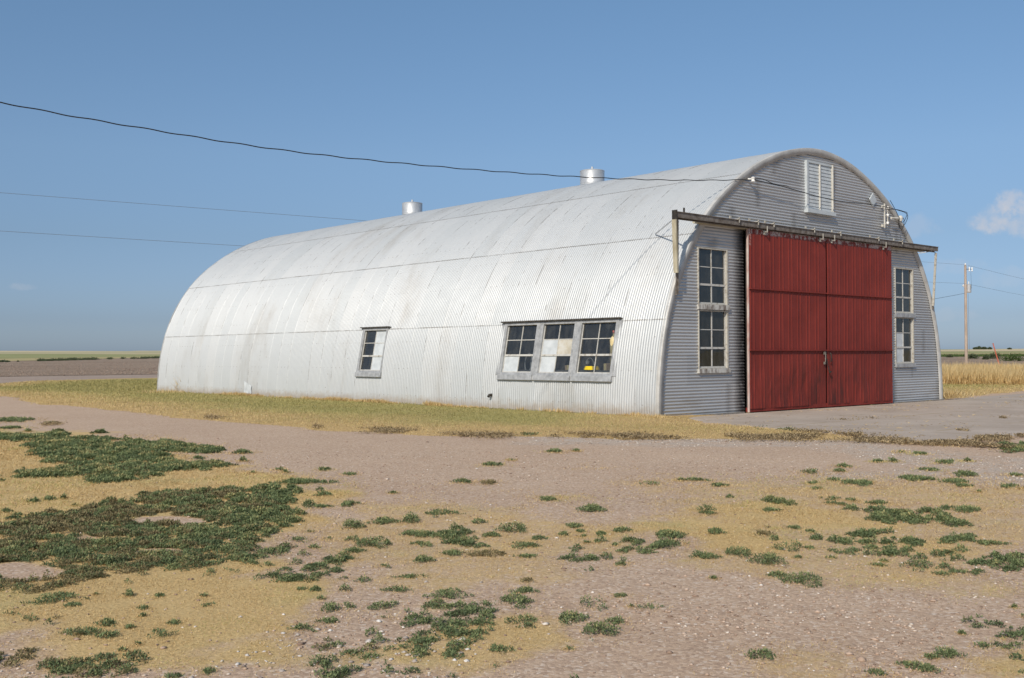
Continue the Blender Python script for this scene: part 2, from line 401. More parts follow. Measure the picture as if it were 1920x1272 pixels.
# ------------------------------------------------------------------ masks of the yard
DRY = [(1.0, zpoly('A', [(-900, 60), (0, 112), (400, 128), (900, 222), (1100, 292), (1280, 345), (1560, 400), (1560, 500), (1300, 600), (1180, 700), (1210, 800), (1480, 830), (1500, 900), (1400, 1000), (1230, 1060), (1130, 1160), (900, 1225), (620, 1230), (550, 1180), (0, 1110), (-900, 1050)])),
       (.95, zpoly('B', [(1180, 545), (1400, 505), (1590, 480), (1850, 440), (2100, 465), (2480, 500), (2600, 560), (2500, 590), (2100, 560), (1900, 600), (2000, 640), (1900, 670), (1700, 650), (1590, 605), (1300, 590)])),
       (.85, zpoly('C', [(560, 770), (900, 745), (1100, 790), (1590, 790), (1800, 800), (1800, 1000), (1500, 950), (1200, 925), (950, 905), (750, 850), (600, 805)])),
       (.85, zpoly('C', [(1080, 655), (1480, 655), (1500, 700), (1150, 705)])),
       (.55, zpoly('C', [(-40, 345), (300, 350), (600, 335), (1000, 350), (1590, 375), (1900, 380), (1900, 500), (1400, 500), (1000, 440), (500, 430), (0, 450)])),
       (.5, zpoly('B', [(1250, 430), (1400, 340), (1590, 345), (1590, 470), (1300, 475)])),
       (.45, zpoly('B', [(380, 495), (700, 515), (900, 560), (1250, 560), (1300, 700), (1000, 760), (700, 730), (300, 690), (80, 600), (0, 520)])),
       (.7, zell('B', 990, 440, 150, 24)), (.5, zell('B', 700, 473, 130, 11)), (.5, zell('B', 430, 380, 95, 11)), (.45, zell('B', 1225, 287, 75, 8)),
       (.5, zell('C', 240, 862, 110, 30)), (.55, zell('C', 720, 1205, 150, 38)), (.6, zell('C', 540, 1262, 130, 25)), (.4, zell('C', 470, 870, 120, 18)),
       (.5, zell('A', 1400, 365, 170, 24)), (.45, zell('B', 610, 775, 90, 14)), (.8, zell('C', 1500, 1170, 160, 60)), (.4, zell('B', 130, 670, 300, 70)),
       (.7, zell('B', 450, 1050, 330, 120)), (.6, zell('A', 1250, 600, 250, 120)), (.5, zell('C', 900, 480, 500, 60)), (.5, zell('C', 900, 700, 600, 60)),
       (.58, zpoly('B', [(-100, 420), (600, 440), (1250, 520), (1590, 420), (1590, 760), (1000, 800), (400, 860), (-100, 900)])), (.58, zpoly('C', [(-50, 330), (800, 350), (1800, 380), (1800, 1000), (1000, 960), (500, 860), (-50, 760)]))]
BARE = [(.9, zell('A', 400, 615, 90, 28)), (.9, zell('A', 780, 535, 170, 18)), (.9, zell('A', 740, 683, 140, 18)), (.9, zell('A', 330, 702, 90, 18)), (.9, zell('A', 90, 770, 150, 45)), (.8, zell('A', 520, 665, 50, 10)), (.7, zell('A', 1010, 508, 50, 8)), (.8, zell('A', 60, 560, 60, 10))]
PALE = [(1.0, zpoly('B', [(840, 140), (1590, 158), (2090, 162), (2450, 168), (2450, 200), (2090, 190), (1590, 192), (900, 178)])),
        (.95, zpoly('C', [(500, 165), (850, 178), (1100, 215), (1590, 250), (1900, 250), (1900, 420), (1590, 385), (1300, 330), (1000, 345), (640, 335), (630, 305), (900, 330), (1100, 300), (800, 230)]))]
def dens(lst, x, y, soft=.65, seed=3, wob=1.0):
    m = np.zeros(np.shape(x)); w = (fbm(x, y, 1.6, 4, seed)-.5)*wob*1.6
    dd = np.hypot(x-CAM[0], y-CAM[1]); s = soft*np.clip(dd/9, .5, 2.2)
    for a, p in lst:
        P = np.array(p); x0, y0 = P.min(0)-2; x1, y1 = P.max(0)+2
        k = (x > x0) & (x < x1) & (y > y0) & (y < y1)
        if not k.any(): continue
        sd_ = sdf(p, x[k], y[k]) + w[k]
        m[k] = np.maximum(m[k], a*sstep(-s[k], s[k]*.8, sd_))
    return m

LAWN = [tuple(at(*p)[:2]) for p in [(-260, 738), (-60, 739), (0, 744), (88, 757), (198, 768), (308, 780), (420, 790), (640, 809), (800, 816), (962, 820), (1280, 824), (1481, 825), (1582, 827), (1700, 833), (1790, 838), (1790, 835), (1683, 828), (1582, 818), (1481, 808), (1381, 800), (1300, 795)]] + [(2.5, .2), (12.5, .3), (30, 3.0), (60, 14)]
LAWN += [tuple(at(*p)[:2]) for p in [(2300, 722), (1920, 722), (1768, 722)]] + [(22, 45)] + [tuple(at(*p)[:2]) for p in [(300, 709.5), (200, 711), (88, 714), (0, 722), (-60, 727), (-260, 730)]]
APRON = [(0.15, -.35)] + [tuple(at(*p)[:2]) for p in [(1381, 799), (1481, 807), (1582, 817), (1683, 827), (1779, 833), (1844, 822), (1920, 817), (2150, 812)]] + [(40, -6.5), (40, 1.2), (13.0, .25), (13.0, -.02), (.15, -.02)]

# ------------------------------------------------------------------ ground sheet
def axis(lo, hi, fine, c0, c1, grow=1.12, mx=400):
    a = list(np.arange(c0, c1, fine)); s = fine
    while a[-1] < hi: s = min(s*grow, mx); a.append(a[-1]+s)
    s = fine; b = [a[0]]
    while b[0] > lo: s = min(s*grow, mx); b.insert(0, b[0]-s)
    return np.array(b[:-1]+a)
def grid_mesh(name, xs, ys, zf, mat, attrs=None, keep=None, smooth=True):
    X, Y = np.meshgrid(xs, ys, indexing='ij'); Z = zf(X, Y)
    nx, ny = X.shape; idx = np.arange(nx*ny).reshape(nx, ny)
    F = np.stack([idx[:-1, :-1], idx[1:, :-1], idx[1:, 1:], idx[:-1, 1:]], -1).reshape(-1, 4)
    V = np.stack([X, Y, Z], -1).reshape(-1, 3)
    A = {k: v.ravel() for k, v in (attrs(X, Y) if attrs else {}).items()}
    if keep is not None:
        kk = keep(X, Y).ravel(); F = F[kk[F].any(1)]
        used = np.unique(F); mp = np.full(len(V), -1); mp[used] = np.arange(len(used)); F = mp[F]; V = V[used]; A = {k: v[used] for k, v in A.items()}
    return np_mesh(name, V, F, mat, attrs=A, smooth=smooth)

def gravel_color(m, v):
    """pinkish crushed gravel with pale and dark pebbles"""
    big = m.noise(v, .45, 5, .6)
    base = m.ramp(big, [(.32, (.465, .318, .216)), (.68, (.56, .405, .285))])
    vo = m.n('ShaderNodeTexVoronoi'); vo.inputs['Scale'].default_value = 55; m.l(v, vo.inputs['Vector'])
    hs = m.n('ShaderNodeSeparateColor'); m.l(vo.outputs['Color'], hs.inputs[0])
    peb = m.ramp(hs.outputs[0], [(0, (.25, .17, .125)), (.3, (.39, .275, .20)), (.72, (.525, .385, .272)), (.92, (.60, .485, .385)), (1, (.68, .61, .53))])
    base = m.mix(.55, base, peb)
    fine = m.noise(v, 150, 3, .7)
    base = m.mix(.55, base, m.ramp(fine, [(.28, .62), (.72, 1.42)]), 'MULTIPLY')
    return base, vo.outputs['Distance'], fine
def ground_mat():
    m = MT('gravel_yard', .95, 0, .15); v = m.coord('Object')
    base, vd, fine = gravel_color(m, v)
    pale = m.math('MULTIPLY', m.attr('pale'), m.step(m.noise(v, 3.2, 6, .7), .34, .62))
    palec = m.ramp(m.noise(v, 40, 4, .7), [(.3, (.36, .275, .215)), (.66, (.53, .46, .39))])
    base = m.mix(pale, base, palec)
    dry = m.attr('dry')
    thr = m.math('ADD', m.math('MULTIPLY', m.noise(v, 7, 8, .78), 1.15), m.math('MULTIPLY', m.noise(v, 1.3, 4, .65), .75))
    k = m.step(m.math('SUBTRACT', m.math('MULTIPLY', dry, 1.6), thr), -.40, .34)
    strawn = m.noise(v, 45, 5, .75)
    straw = m.ramp(strawn, [(.28, (.36, .245, .115)), (.5, (.58, .405, .185)), (.72, (.71, .53, .27))])
    gr = m.step(m.noise(v, .8, 4, .6), .50, .72)
    straw = m.mix(m.math('MULTIPLY', gr, .55), straw, (.40, .36, .155))
    base = m.mix(k, base, straw)
    far = m.attr('far'); fieldc = m.ramp(m.noise(v, .02, 4), [(.3, (.27, .22, .13)), (.7, (.36, .31, .18))])
    base = m.mix(far, base, fieldc)
    m.color(base)
    h = m.math('ADD', m.math('MULTIPLY', vd, -.45), m.math('ADD', m.math('MULTIPLY', fine, .6), m.math('MULTIPLY', m.math('MULTIPLY', k, strawn), 1.5)))
    m.bump(h, .55, .012)
    return m.m
def gattr(X, Y):
    dry = dens(DRY, X, Y)*(1-dens(BARE, X, Y, .2, 5, .25))
    d = np.hypot(X-CAM[0], Y-CAM[1])
    return {'dry': dry, 'pale': dens(PALE, X, Y, .25, 9, .5), 'far': sstep(90, 120, d)}
def gz(X, Y):
    d = np.hypot(X-CAM[0], Y-CAM[1]); near = (1-sstep(26, 34, d))*(1-sstep(-1.2, -.5, sdf(APRON, X, Y)))
    return terrain(X, Y) - .25*sstep(60, 75, d) + near*(fbm(X, Y, .6, 3, 21)-.5)*.03*sstep(0, 2.5, -Y-.5) + near*(fbm(X, Y, 5, 2, 31)-.5)*.012*sstep(0, 2, -Y-.5)
xs = axis(-4000, 4000, .11, -17.5, 3.5); ys = axis(-4000, 4000, .11, -15.5, 4.5)
tag(grid_mesh('ground', xs, ys, gz, ground_mat(), gattr), kind='structure')

# lawn: a low raised sheet whose edge sinks into the gravel along a ragged outline
def lawn_sd(X, Y):
    d = np.hypot(X-CAM[0], Y-CAM[1])
    return sdf(LAWN, X, Y) + (fbm(X, Y, .9, 4, 41)-.5)*np.clip(d/25, .5, 1.3)*.9
def lawn_mat():
    m = MT('mown_grass', .95, 0, .1); v = m.coord('Object')
    e = m.attr('edge')
    g = m.noise(v, .35, 5, .6); f_ = m.noise(v, 24, 6, .78)
    green = m.ramp(f_, [(.3, (.24, .215, .075)), (.55, (.39, .335, .13)), (.75, (.52, .44, .19))])
    tan = m.ramp(f_, [(.3, (.37, .245, .11)), (.55, (.54, .375, .175)), (.75, (.65, .49, .25))])
    k = m.step(m.math('ADD', e, m.math('MULTIPLY', m.math('SUBTRACT', g, .5), 1.8)), .25, 1.15)
    base = m.mix(k, tan, green)
    v2 = m.coord('Object', (.5, 1.6, 1)); base = m.mix(m.math('MULTIPLY', m.step(m.noise(v2, .5, 4, .6), .5, .75), .45), base, (.30, .22, .085))
    m.color(base); m.bump(f_, .7, .03)
    return m.m
def lz(X, Y):
    s = lawn_sd(X, Y); return terrain(X, Y) + .045*np.tanh(s/.5) + (fbm(X, Y, 1.2, 3, 51)-.5)*.02
lx = axis(-12, 75, .3, -14, 22, 1.15, 2); ly = axis(-9, 110, .3, -9, 30, 1.1, 2)
tag(grid_mesh('lawn', lx, ly, lz, lawn_mat(), lambda X, Y: {'edge': np.clip(sdf(LAWN, X, Y)/3.6, 0, 1)*(1-sstep(14, 30, -X*0+Y)*.0)}, keep=lambda X, Y: lawn_sd(X, Y) > -1.2), kind='structure')

# concrete apron
def apron_mat():
    m = MT('old_concrete', .9, 0, .2); v = m.coord('Object')
    b = m.ramp(m.noise(v, .6, 6, .65), [(.3, (.35, .285, .23)), (.7, (.47, .395, .33))])
    b = m.mix(.5, b, m.ramp(m.noise(v, 60, 4, .7), [(.3, .72), (.7, 1.22)]), 'MULTIPLY')
    # expansion joints and cracks with dead grass in them
    sx = m.n('ShaderNodeSeparateXYZ'); m.l(v, sx.inputs[0])
    wob = m.math('MULTIPLY', m.noise(v, 3, 3), .05)
    j1 = m.math('LESS_THAN', m.math('PINGPONG', m.math('ADD', sx.outputs[0], wob), 1.6), .035)
    j2 = m.math('LESS_THAN', m.math('PINGPONG', m.math('ADD', m.math('ADD', sx.outputs[1], wob), .7), 1.25), .035)
    j = m.math('MULTIPLY', m.math('MAXIMUM', j1, j2), m.step(m.noise(v, 1.3, 5, .7), .40, .55))
    b = m.mix(m.math('MULTIPLY', j, .7), b, (.30, .225, .13))
    vo = m.n('ShaderNodeTexVoronoi', feature='DISTANCE_TO_EDGE'); vo.inputs['Scale'].default_value = .35; 
    wn_ = m.n('ShaderNodeTexNoise'); wn_.inputs['Scale'].default_value = 1.6; wn_.inputs['Detail'].default_value = 6; wn_.inputs['Roughness'].default_value = .65; m.l(v, wn_.inputs['Vector'])
    wa = m.n('ShaderNodeVectorMath', operation='MULTIPLY_ADD'); wa.inputs[1].default_value = (.9, .9, 0); m.l(wn_.outputs['Color'], wa.inputs[0]); m.l(v, wa.inputs[2]); m.l(wa.outputs[0], vo.inputs['Vector'])
    cr = m.math('MULTIPLY', m.math('LESS_THAN', vo.outputs['Distance'], .0035), m.step(m.noise(v, .9, 4, .7), .45, .6)); b = m.mix(m.math('MULTIPLY', cr, .7), b, (.20, .155, .11))
    sm = m.step(m.noise(m.coord('Object', (.4, 2.5, 1)), .8, 5, .7), .58, .75); b = m.mix(m.math('MULTIPLY', sm, .5), b, (.50, .46, .42))
    m.color(b); m.bump(m.noise(v, 12, 5, .7), .3, .01); return m.m
def asd(X, Y): return sdf(APRON, X, Y)+(fbm(X, Y, 2.2, 3, 61)-.5)*.35*sstep(.3, 1.2, -Y)
def az_(X, Y):
    return -.03 + .055*np.clip(asd(X, Y)/.35+.35, 0, 1)
ax_ = np.arange(-4, 40, .16); ay_ = np.arange(-13, 1.7, .12)
tag(grid_mesh('concrete_apron', ax_, ay_, az_, apron_mat(), keep=lambda X, Y: (asd(X, Y) > -.25) & (Y < -.01+3*(X > 12.6))), kind='structure')

# ------------------------------------------------------------------ far fields
def field(name, bot, top, mat, off=.02, n=24, m_=160, dmax=690):
    us = np.linspace(-700, 2700, m_); bu, bv = np.array(bot).T; tu, tv = np.array(top).T
    V = []
    for u in us:
        b = np.interp(u, bu, bv); t = np.interp(u, tu, tv)
        for k in np.linspace(0, 1, n):
            p = at(u, b+(t-b)*k, dmax); V.append((p[0], p[1], p[2]+off))
    V = np.array(V); i = np.arange(m_*n).reshape(m_, n)
    F = np.stack([i[:-1, :-1], i[1:, :-1], i[1:, 1:], i[:-1, 1:]], -1).reshape(-1, 4)
    return tag(np_mesh(name, V, F, mat, smooth=True), kind='structure')
def fmat(name, c1, c2, c3, s1, s2, bump=.5, st=(1, 1, 1), bd=.1):
    m = MT(name, .95, 0, .1); v = m.coord('Object', st); a = m.noise(v, s1, 5, .6); b = m.noise(v, s2, 5, .75)
    c = m.ramp(a, [(.32, c1), (.68, c2)]); c = m.mix(m.math('MULTIPLY', m.step(b, .45, .7), .6), c, c3); m.color(c); m.bump(b, bump, bd); return m.m
hz = 8
road_top = [(-700, 712), (0, 707.5), (300, 703), (1000, 692), (1768, 684), (2700, 678)]
road_bot = [(-700, 740), (-260, 733), (0, 723), (88, 715), (200, 712), (300, 710.5), (1000, 700), (1768, 690), (2700, 684)]
field('dirt_road', road_bot, road_top, fmat('pale_dirt_road', (.33, .25, .20), (.40, .32, .26), (.26, .19, .15), .2, 3), .03, 10)
plow_top = [(-700, 690), (0, 678.5), (150, 674.5), (300, 671), (1000, 667), (1768, 667), (2700, 664)]
field('ploughed_field', road_top, plow_top, fmat('ploughed_soil', (.28, .205, .15), (.37, .285, .215), (.19, .138, .10), .03, 1.6, 1, (1, 1, 1), .3), .05, 40)
g1 = [(-700, 686), (0, 673.5), (300, 669.2), (1000, 664.5), (1768, 664), (2700, 660)]
field('stubble_strip', plow_top, g1, fmat('stubble_strip', (.46, .36, .19), (.34, .33, .16), (.50, .38, .20), .01, .1), .08, 12)
g2 = [(-700, 674), (0, 664.5), (130, 664.8), (300, 665.5), (1000, 661), (1768, 660), (2700, 656)]
field('green_field', g1, g2, fmat('green_field', (.24, .26, .12), (.36, .34, .16), (.28, .26, .12), .008, .05, .3), .10, 12)
hills = [(-700, 640), (2700, 640)]
hm = MT('far_rolling_land', .95, 0, .1); v = hm.coord('Object', (.4, 1, 1))
hm.color(hm.ramp(hm.noise(v, .0055, 3, .5), [(.30, (.20, .24, .14)), (.40, (.30, .31, .18)), (.47, (.52, .43, .27)), (.7, (.56, .46, .29))], 'LINEAR'))
field('hills', g2, hills, hm.m, .12, 30, 160, 720)

# ------------------------------------------------------------------ the hut
HL = 23.856; HW = 12.19
CO = [6.18816, -.0310528, -.0219651, -.0342889, .0038164]
def rad(t): return sum(c*np.cos(2*k*t) for k, c in enumerate(CO))
def prof(t, off=0):
    r = rad(t)+off; return np.stack([HW/2+r*np.cos(t), r*np.sin(t)], -1)
def prof_x(z, side=-1):   # half width at height z
    t = np.linspace(0, pi/2, 4000); P = prof(t); return np.interp(z, P[:, 1], P[:, 0]-HW/2)
hut = empty('quonset_hut', (HW/2, 0, 0), 'long silver corrugated half-round metal hut with big red sliding doors', 'building')
# window rectangles on the left flank (y range, z range)
SIDEW = [(3.74, 4.93), (2.52, 3.68), (1.28, 2.46)]
SIDE_OPEN = [(1.30, 4.92, .86, 2.06), (9.72, 10.88, .86, 2.06)]
PITCH = .0677; AMP = .0085
def build_shell():
    seams = [0, 20.04, 39.2, 60.4, 119.56, 140.84, 159.96, 180]
    spc = 8; ny = int(HL/PITCH*spc)+1; Y = np.linspace(0, HL, ny)
    Vs = []; Fs = []; UV = []; SH = []; LD = []; b0 = 0
    tt = np.linspace(0, pi, 3001); P = prof(tt); arc = np.concatenate([[0], np.cumsum(np.hypot(*np.diff(P, axis=0).T))])
    for si in range(7):
        a0, a1 = radians(seams[si]), radians(seams[si+1])
        n = 26 if si == 3 else 16
        # each strip laps over its lower neighbour
        lo_left = si > 3; ext = radians(.9)
        A0 = a0 - (ext if 0 < si <= 3 else 0); A1 = a1 + (ext if 3 <= si < 6 else 0)
        t = np.linspace(A0, A1, n)
        # put rows exactly at the window edges
        if si == 6:
            Pz = prof(np.linspace(A0, A1, 4000))
            tw = np.linspace(A0, A1, 4000)
            for zz in (.86, 2.06):
                ti = tw[np.argmin(abs(Pz[:, 1]-zz))]; t[np.argmin(abs(t-ti))] = ti
        yn = Y
        T, YY = np.meshgrid(t, yn, indexing='ij')
        if si == 3: s = np.minimum(abs(T-A0), abs(T-A1)); lap = .006*(1-sstep(0, .12, s))
        elif si < 3: lap = .010*(1-sstep(0, .12, abs(T-A0)))*0 + .010*(1-sstep(0, .12, abs(A1-T)))*0
        else: lap = 0*T
        if 0 < si < 3: lap = .006*(1-sstep(0, .12, abs(T-A0)))
        if 3 < si < 6: lap = .006*(1-sstep(0, .12, abs(T-A1)))
        sheet = np.floor(YY/(9*PITCH)).astype(int)
        h = vnoise(sheet*1.0, T*0+si*7.3, 1.0, 5)
        uu = YY/(9*PITCH)-sheet
        lift = .006*sstep(.10, .0, uu)*1.0*(h > .3) if False else .0035*(1-sstep(0, .12, uu))*(h > .35)
        ar = np.interp(T, tt, arc)
        dent = (fbm(YY, ar, .8, 3, 71)-.5)*.014
        Pn = prof(T)
        low = np.clip(1-Pn[..., 1]/.9, 0, 1)*(T > 1.6)
        dent = dent + (fbm(YY*2.2, ar, 1.6, 3, 77)-.5)*.07*low*(1-sstep(3, 9, YY)*.7)
        dent = dent - .05*np.exp(-((YY-.15)/.25)**2)*sstep(1.1, .2, Pn[..., 1])*(T > 1.6) if False else dent
        r = rad(T) + AMP*np.sin(2*pi*YY/PITCH) + lap + lift + dent
        V = np.stack([HW/2+r*np.cos(T), YY, r*np.sin(T)], -1)
        V[..., 2] = np.maximum(V[..., 2], -.02)
        nt_, ny_ = T.shape; idx = np.arange(nt_*ny_).reshape(nt_, ny_)
        F = np.stack([idx[:-1, :-1], idx[:-1, 1:], idx[1:, 1:], idx[1:, :-1]], -1)
        if si == 6:
            cy = (YY[:-1, :-1]+YY[:-1, 1:])/2; cz = (prof(T)[..., 1][:-1, :-1]+prof(T)[..., 1][1:, 1:])/2
            hole = np.zeros(cy.shape, bool)
            for (ya, yb, za, zb) in SIDE_OPEN: hole |= (cy > ya) & (cy < yb) & (cz > za) & (cz < zb)
            F = F[~hole]
        F = F.reshape(-1, 4)
        Vs.append(V.reshape(-1, 3)); Fs.append(F+b0); b0 += nt_*ny_
        UV.append(np.stack([YY, ar], -1).reshape(-1, 2)); SH.append((sheet*13.37+si*101.7).ravel())
        ed = np.minimum(abs(T-A0) if si in (1, 2, 3) else T*0+9, abs(T-A1) if si in (3, 4, 5) else T*0+9)
        LD.append(ed.ravel()*6.1)
    return np_mesh('shell', np.concatenate(Vs), np.concatenate(Fs), MAT['shell'], hut, {'sheet': np.concatenate(SH), 'lapdist': np.concatenate(LD), 'height': np.concatenate([v_[:, 2] for v_ in Vs])}, np.concatenate(UV), smooth=True)
build_shell()
# corrugated end walls
DX0, DX1, DZ = 2.89, 9.14, 4.10
FW = [(1.33, 2.37, 1.00, 2.25), (1.33, 2.37, 2.37, 3.58), (9.64, 10.63, 1.04, 2.27), (9.64, 10.63, 2.38, 3.58)]
LV = (5.45, 6.58, 4.76, 5.92)
def end_wall(name, yw, openings, sgn=-1):
    dz = PITCH/6; zs = np.arange(-.01, 6.19, dz); brk = {0.0, HW}
    for (a, b, c, d) in openings: brk |= {a, b}
    base = np.unique(np.concatenate([np.arange(0, HW, .16), np.array(sorted(brk))]))
    half = prof_x(np.clip(zs, 0, 6.2))-.03
    V = []; F = []; SHt = []; ST = []; LDt = []
    nx = len(base); X = np.repeat(base[None, :], len(zs), 0); Z = np.repeat(zs[:, None], nx, 1)
    X = np.clip(X, (HW/2-half)[:, None], (HW/2+half)[:, None])
    row = np.floor(Z/.66); col = np.floor((X+1.1*(row % 2)+.37*row)/2.4)
    hh = vnoise(row, col, 1., 15)
    Yv = yw + sgn*(.0105*np.sin(2*pi*Z/PITCH) + .004*hh + (fbm(X, Z, .9, 3, 81)-.5)*.02)
    idx = np.arange(X.size).reshape(X.shape)
    Fq = np.stack([idx[:-1, :-1], idx[:-1, 1:], idx[1:, 1:], idx[1:, :-1]], -1)
    cx = (X[:-1, :-1]+X[:-1, 1:]+X[1:, 1:]+X[1:, :-1])/4; cz = (Z[:-1, :-1]+Z[1:, 1:])/2
    wid = np.maximum(X[:-1, 1:]-X[:-1, :-1], X[1:, 1:]-X[1:, :-1])
    ok = wid > 1e-6
    for (a, b, c, d) in openings: ok &= ~((cx > a) & (cx < b) & (cz > c) & (cz < d))
    Fq = Fq[ok].reshape(-1, 4)
    lx_ = (X+1.1*(row % 2)+.37*row)/2.4; fx = np.abs(lx_-np.round(lx_))*2.4
    # dark rub band beside the door and splashes at the ground
    stain_dark = (1-sstep(.02, .40, DX0-X))*(X < DX0+.1)*(Z < 4.1)*.88 if sgn < 0 else 0*X
    att = {'sheet': row*17.1+col*3.3, 'stain_dark': stain_dark, 'lapdirt': (fx < .09)*(vnoise(X, Z, 2.3, 8) > .45)*.6}
    return np_mesh(name, np.stack([X, Yv, Z], -1).reshape(-1, 3), Fq, MAT['front'], hut, att, smooth=True)
end_wall('front_wall', 0.02, [(DX0+.08, DX1-.08, -1, DZ-.05)]+FW+[LV])
end_wall('rear_wall', HL-.02, [], 1)
# arch trim ring with a flange folded back over the shell
def arch(yf, s):
    t = np.linspace(0, pi, 181); V = []; n = len(t)
    wob = (vnoise(t*9, t*0, 1, 4)-.5)*.02; w2 = (vnoise(t*23, t*0, 1, 6)-.5)*.018
    rings = [(-.145, 0.012), (-.143, -.020), (-.0, -.024), (.010, -.020), (.012, .06)]
    for (dr, dy) in rings:
        P = prof(t, 0) ; ro = rad(t)+dr + (w2 if dr < -.1 else wob*.4)
        if dr > 0: ro = ro - .0
        V.append(np.stack([HW/2+ro*np.cos(t), np.full(n, yf+s*dy), np.maximum(ro*np.sin(t), -.01)], -1))
    V = np.concatenate(V); F = []
    for k in range(len(rings)-1):
        for i in range(n-1): F.append((k*n+i, k*n+i+1, (k+1)*n+i+1, (k+1)*n+i))
    m = np_mesh('arch_trim', V, F, MAT['trim'], hut, smooth=False); return m
arch(0, 1); arch(HL, -1)
# footing and floor
f = MB(); f.box(-.10, -.012, -.02, HL+.1, -.3, .05); f.box(HW+.012, HW+.10, -.02, HL+.1, -.3, .05)
f.box(-.03, 2.88, -.05, .012, -.3, .035); f.box(9.16, HW+.02, -.05, .012, -.3, .035)
f.build('footing', MAT['concrete_dark'], hut)
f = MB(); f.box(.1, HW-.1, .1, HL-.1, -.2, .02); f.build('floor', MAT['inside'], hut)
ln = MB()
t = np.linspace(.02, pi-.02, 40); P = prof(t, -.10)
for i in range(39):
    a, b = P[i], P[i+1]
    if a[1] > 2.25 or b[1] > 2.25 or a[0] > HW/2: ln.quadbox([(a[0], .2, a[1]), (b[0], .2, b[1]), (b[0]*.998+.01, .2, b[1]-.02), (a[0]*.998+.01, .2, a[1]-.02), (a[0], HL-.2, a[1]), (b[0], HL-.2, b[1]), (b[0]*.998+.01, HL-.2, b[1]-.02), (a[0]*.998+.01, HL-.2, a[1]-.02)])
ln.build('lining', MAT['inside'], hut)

def window(name, O, U, Vv, Nn, w, h, rows, frame_mat, sash_mat, boards=(), depth=.05, fw=.05, sill=.10, sill_mat=None, sill_ext=.05, head=False, label=None, rail_at=1, proud=.02, rightw=None, munt=.018):
    """frame > sash, panes, sill; rows = list of row heights from the top"""
    rightw = fw if rightw is None else rightw
    m = MB()
    m.fbox(O, U, Vv, Nn, -.002, fw, 0, h, -depth, proud); m.fbox(O, U, Vv, Nn, w-rightw, w+.002, 0, h, -depth, proud)
    m.fbox(O, U, Vv, Nn, fw, w-rightw, h-fw*.8, h, -depth, proud-.003); m.fbox(O, U, Vv, Nn, fw, w-rightw, 0, fw*.7, -depth, proud-.003)
    fr = m.build('window', frame_mat, hut, bevel=.004)
    if label: fr['label'] = label
    x0, x1 = fw, w-rightw; y1 = h-fw*.8; y0 = fw*.7; tot = y1-y0; rs = [r/sum(rows)*tot for r in rows]
    s = MB(); e = -depth*.5
    xm = (x0+x1)/2
    s.fbox(O, U, Vv, Nn, xm-munt/2, xm+munt/2, y0, y1, e-.012, e+.012)
    s.fbox(O, U, Vv, Nn, x0, x0+.018, y0, y1, e-.010, e+.010); s.fbox(O, U, Vv, Nn, x1-.028, x1, y0, y1, e-.010, e+.010)
    y = y1; cells = []
    for i, r in enumerate(rs):
        cells.append((y-r, y)); y -= r
        if i < len(rs)-1:
            hw_ = .022 if i == rail_at else .009
            s.fbox(O, U, Vv, Nn, x0+.018, x1-.028, y-hw_, y+hw_, e-.008, e+(.02 if i == rail_at else .009))
    s.fbox(O, U, Vv, Nn, x0+.018, x1-.028, y0, y0+.03, e-.010, e+.014)
    s.build('sash', sash_mat, fr)
    g = MB(); bd = {}
    for i, (a, b) in enumerate(cells):
        for j, (c, d) in enumerate(((x0, xm), (xm, x1))):
            if (i, j) in boards: bd[(i, j)] = (a, b, c, d); continue
            P = [O+U*c+Vv*a+Nn*e, O+U*d+Vv*a+Nn*e, O+U*d+Vv*b+Nn*e, O+U*c+Vv*b+Nn*e]
            k = len(g.v); g.v += [tuple(p) for p in P]; g.f.append((k, k+1, k+2, k+3))
    g.build('glass', MAT['glass'], fr)
    for key, (a, b, c, d) in bd.items():
        q = MB(); q.fbox(O, U, Vv, Nn, c+.004, d-.004, a+.004, b-.004, e-.006, e+.001)
        o = q.build('board_panel', MAT[boards[key]], fr)
    if sill:
        q = MB(); q.fbox(O, U, Vv, Nn, -sill_ext, w+sill_ext, -sill, 0, -depth, proud+.03); q.build('sill', sill_mat or frame_mat, fr, bevel=.005)
    return fr
A3 = lambda *a: np.array(a, float)
X_, Y_, Z_ = A3(1, 0, 0), A3(0, 1, 0), A3(0, 0, 1)
# front windows
for (a, b, c, d), lab, bds in ((FW[1], 'upper window left of the red doors', {}), (FW[0], 'lower window left of the red doors', {}), (FW[3], 'upper window right of the red doors', {}), (FW[2], 'lower window right of the red doors with pale boarded panes', {(1, 0): 'board', (2, 0): 'board'})):
    window('window', A3(a, 0.015, c), X_, Z_, -Y_, b-a, d-c, [1, 1.0, 1.08], MAT['sash'], MAT['wood_white'], bds, depth=.07, fw=.028, rightw=.055, sill=.095 if c < 2 else .11, sill_mat=MAT['sill'] if a < 5 else MAT['grey_frame'], sill_ext=.03, label=lab, proud=.022, munt=.03)
# flank windows lie in the leaning plane of the wall
top = A3(.285, 0, 2.07); bot_ = A3(.040, 0, .845); Vw = (top-bot_); hW = np.linalg.norm(Vw); Vw /= hW; Nw = np.cross(-Y_, Vw); Nw = Nw if Nw[0] < 0 else -Nw
def side_window(y1, y0, bds, lab, rows=(1, 1.06, 1.2)):
    O = bot_ + Y_*y1; return window('window', O, -Y_, Vw, Nw, y1-y0, hW, list(rows), MAT['grey_frame'], MAT['wood_white'], bds, depth=.06, fw=.085, rightw=.075, sill=.125, sill_mat=MAT['grey_frame'], sill_ext=.0, label=lab, proud=.035)
sw1 = side_window(SIDEW[0][1], SIDEW[0][0], {(2, 0): 'board'}, 'left window of the row of three with one pale pane')
sw2 = side_window(SIDEW[1][1], SIDEW[1][0], {(1, 0): 'board', (1, 1): 'board_dirty', (2, 0): 'board'}, 'middle window of the row of three with three pale panes')
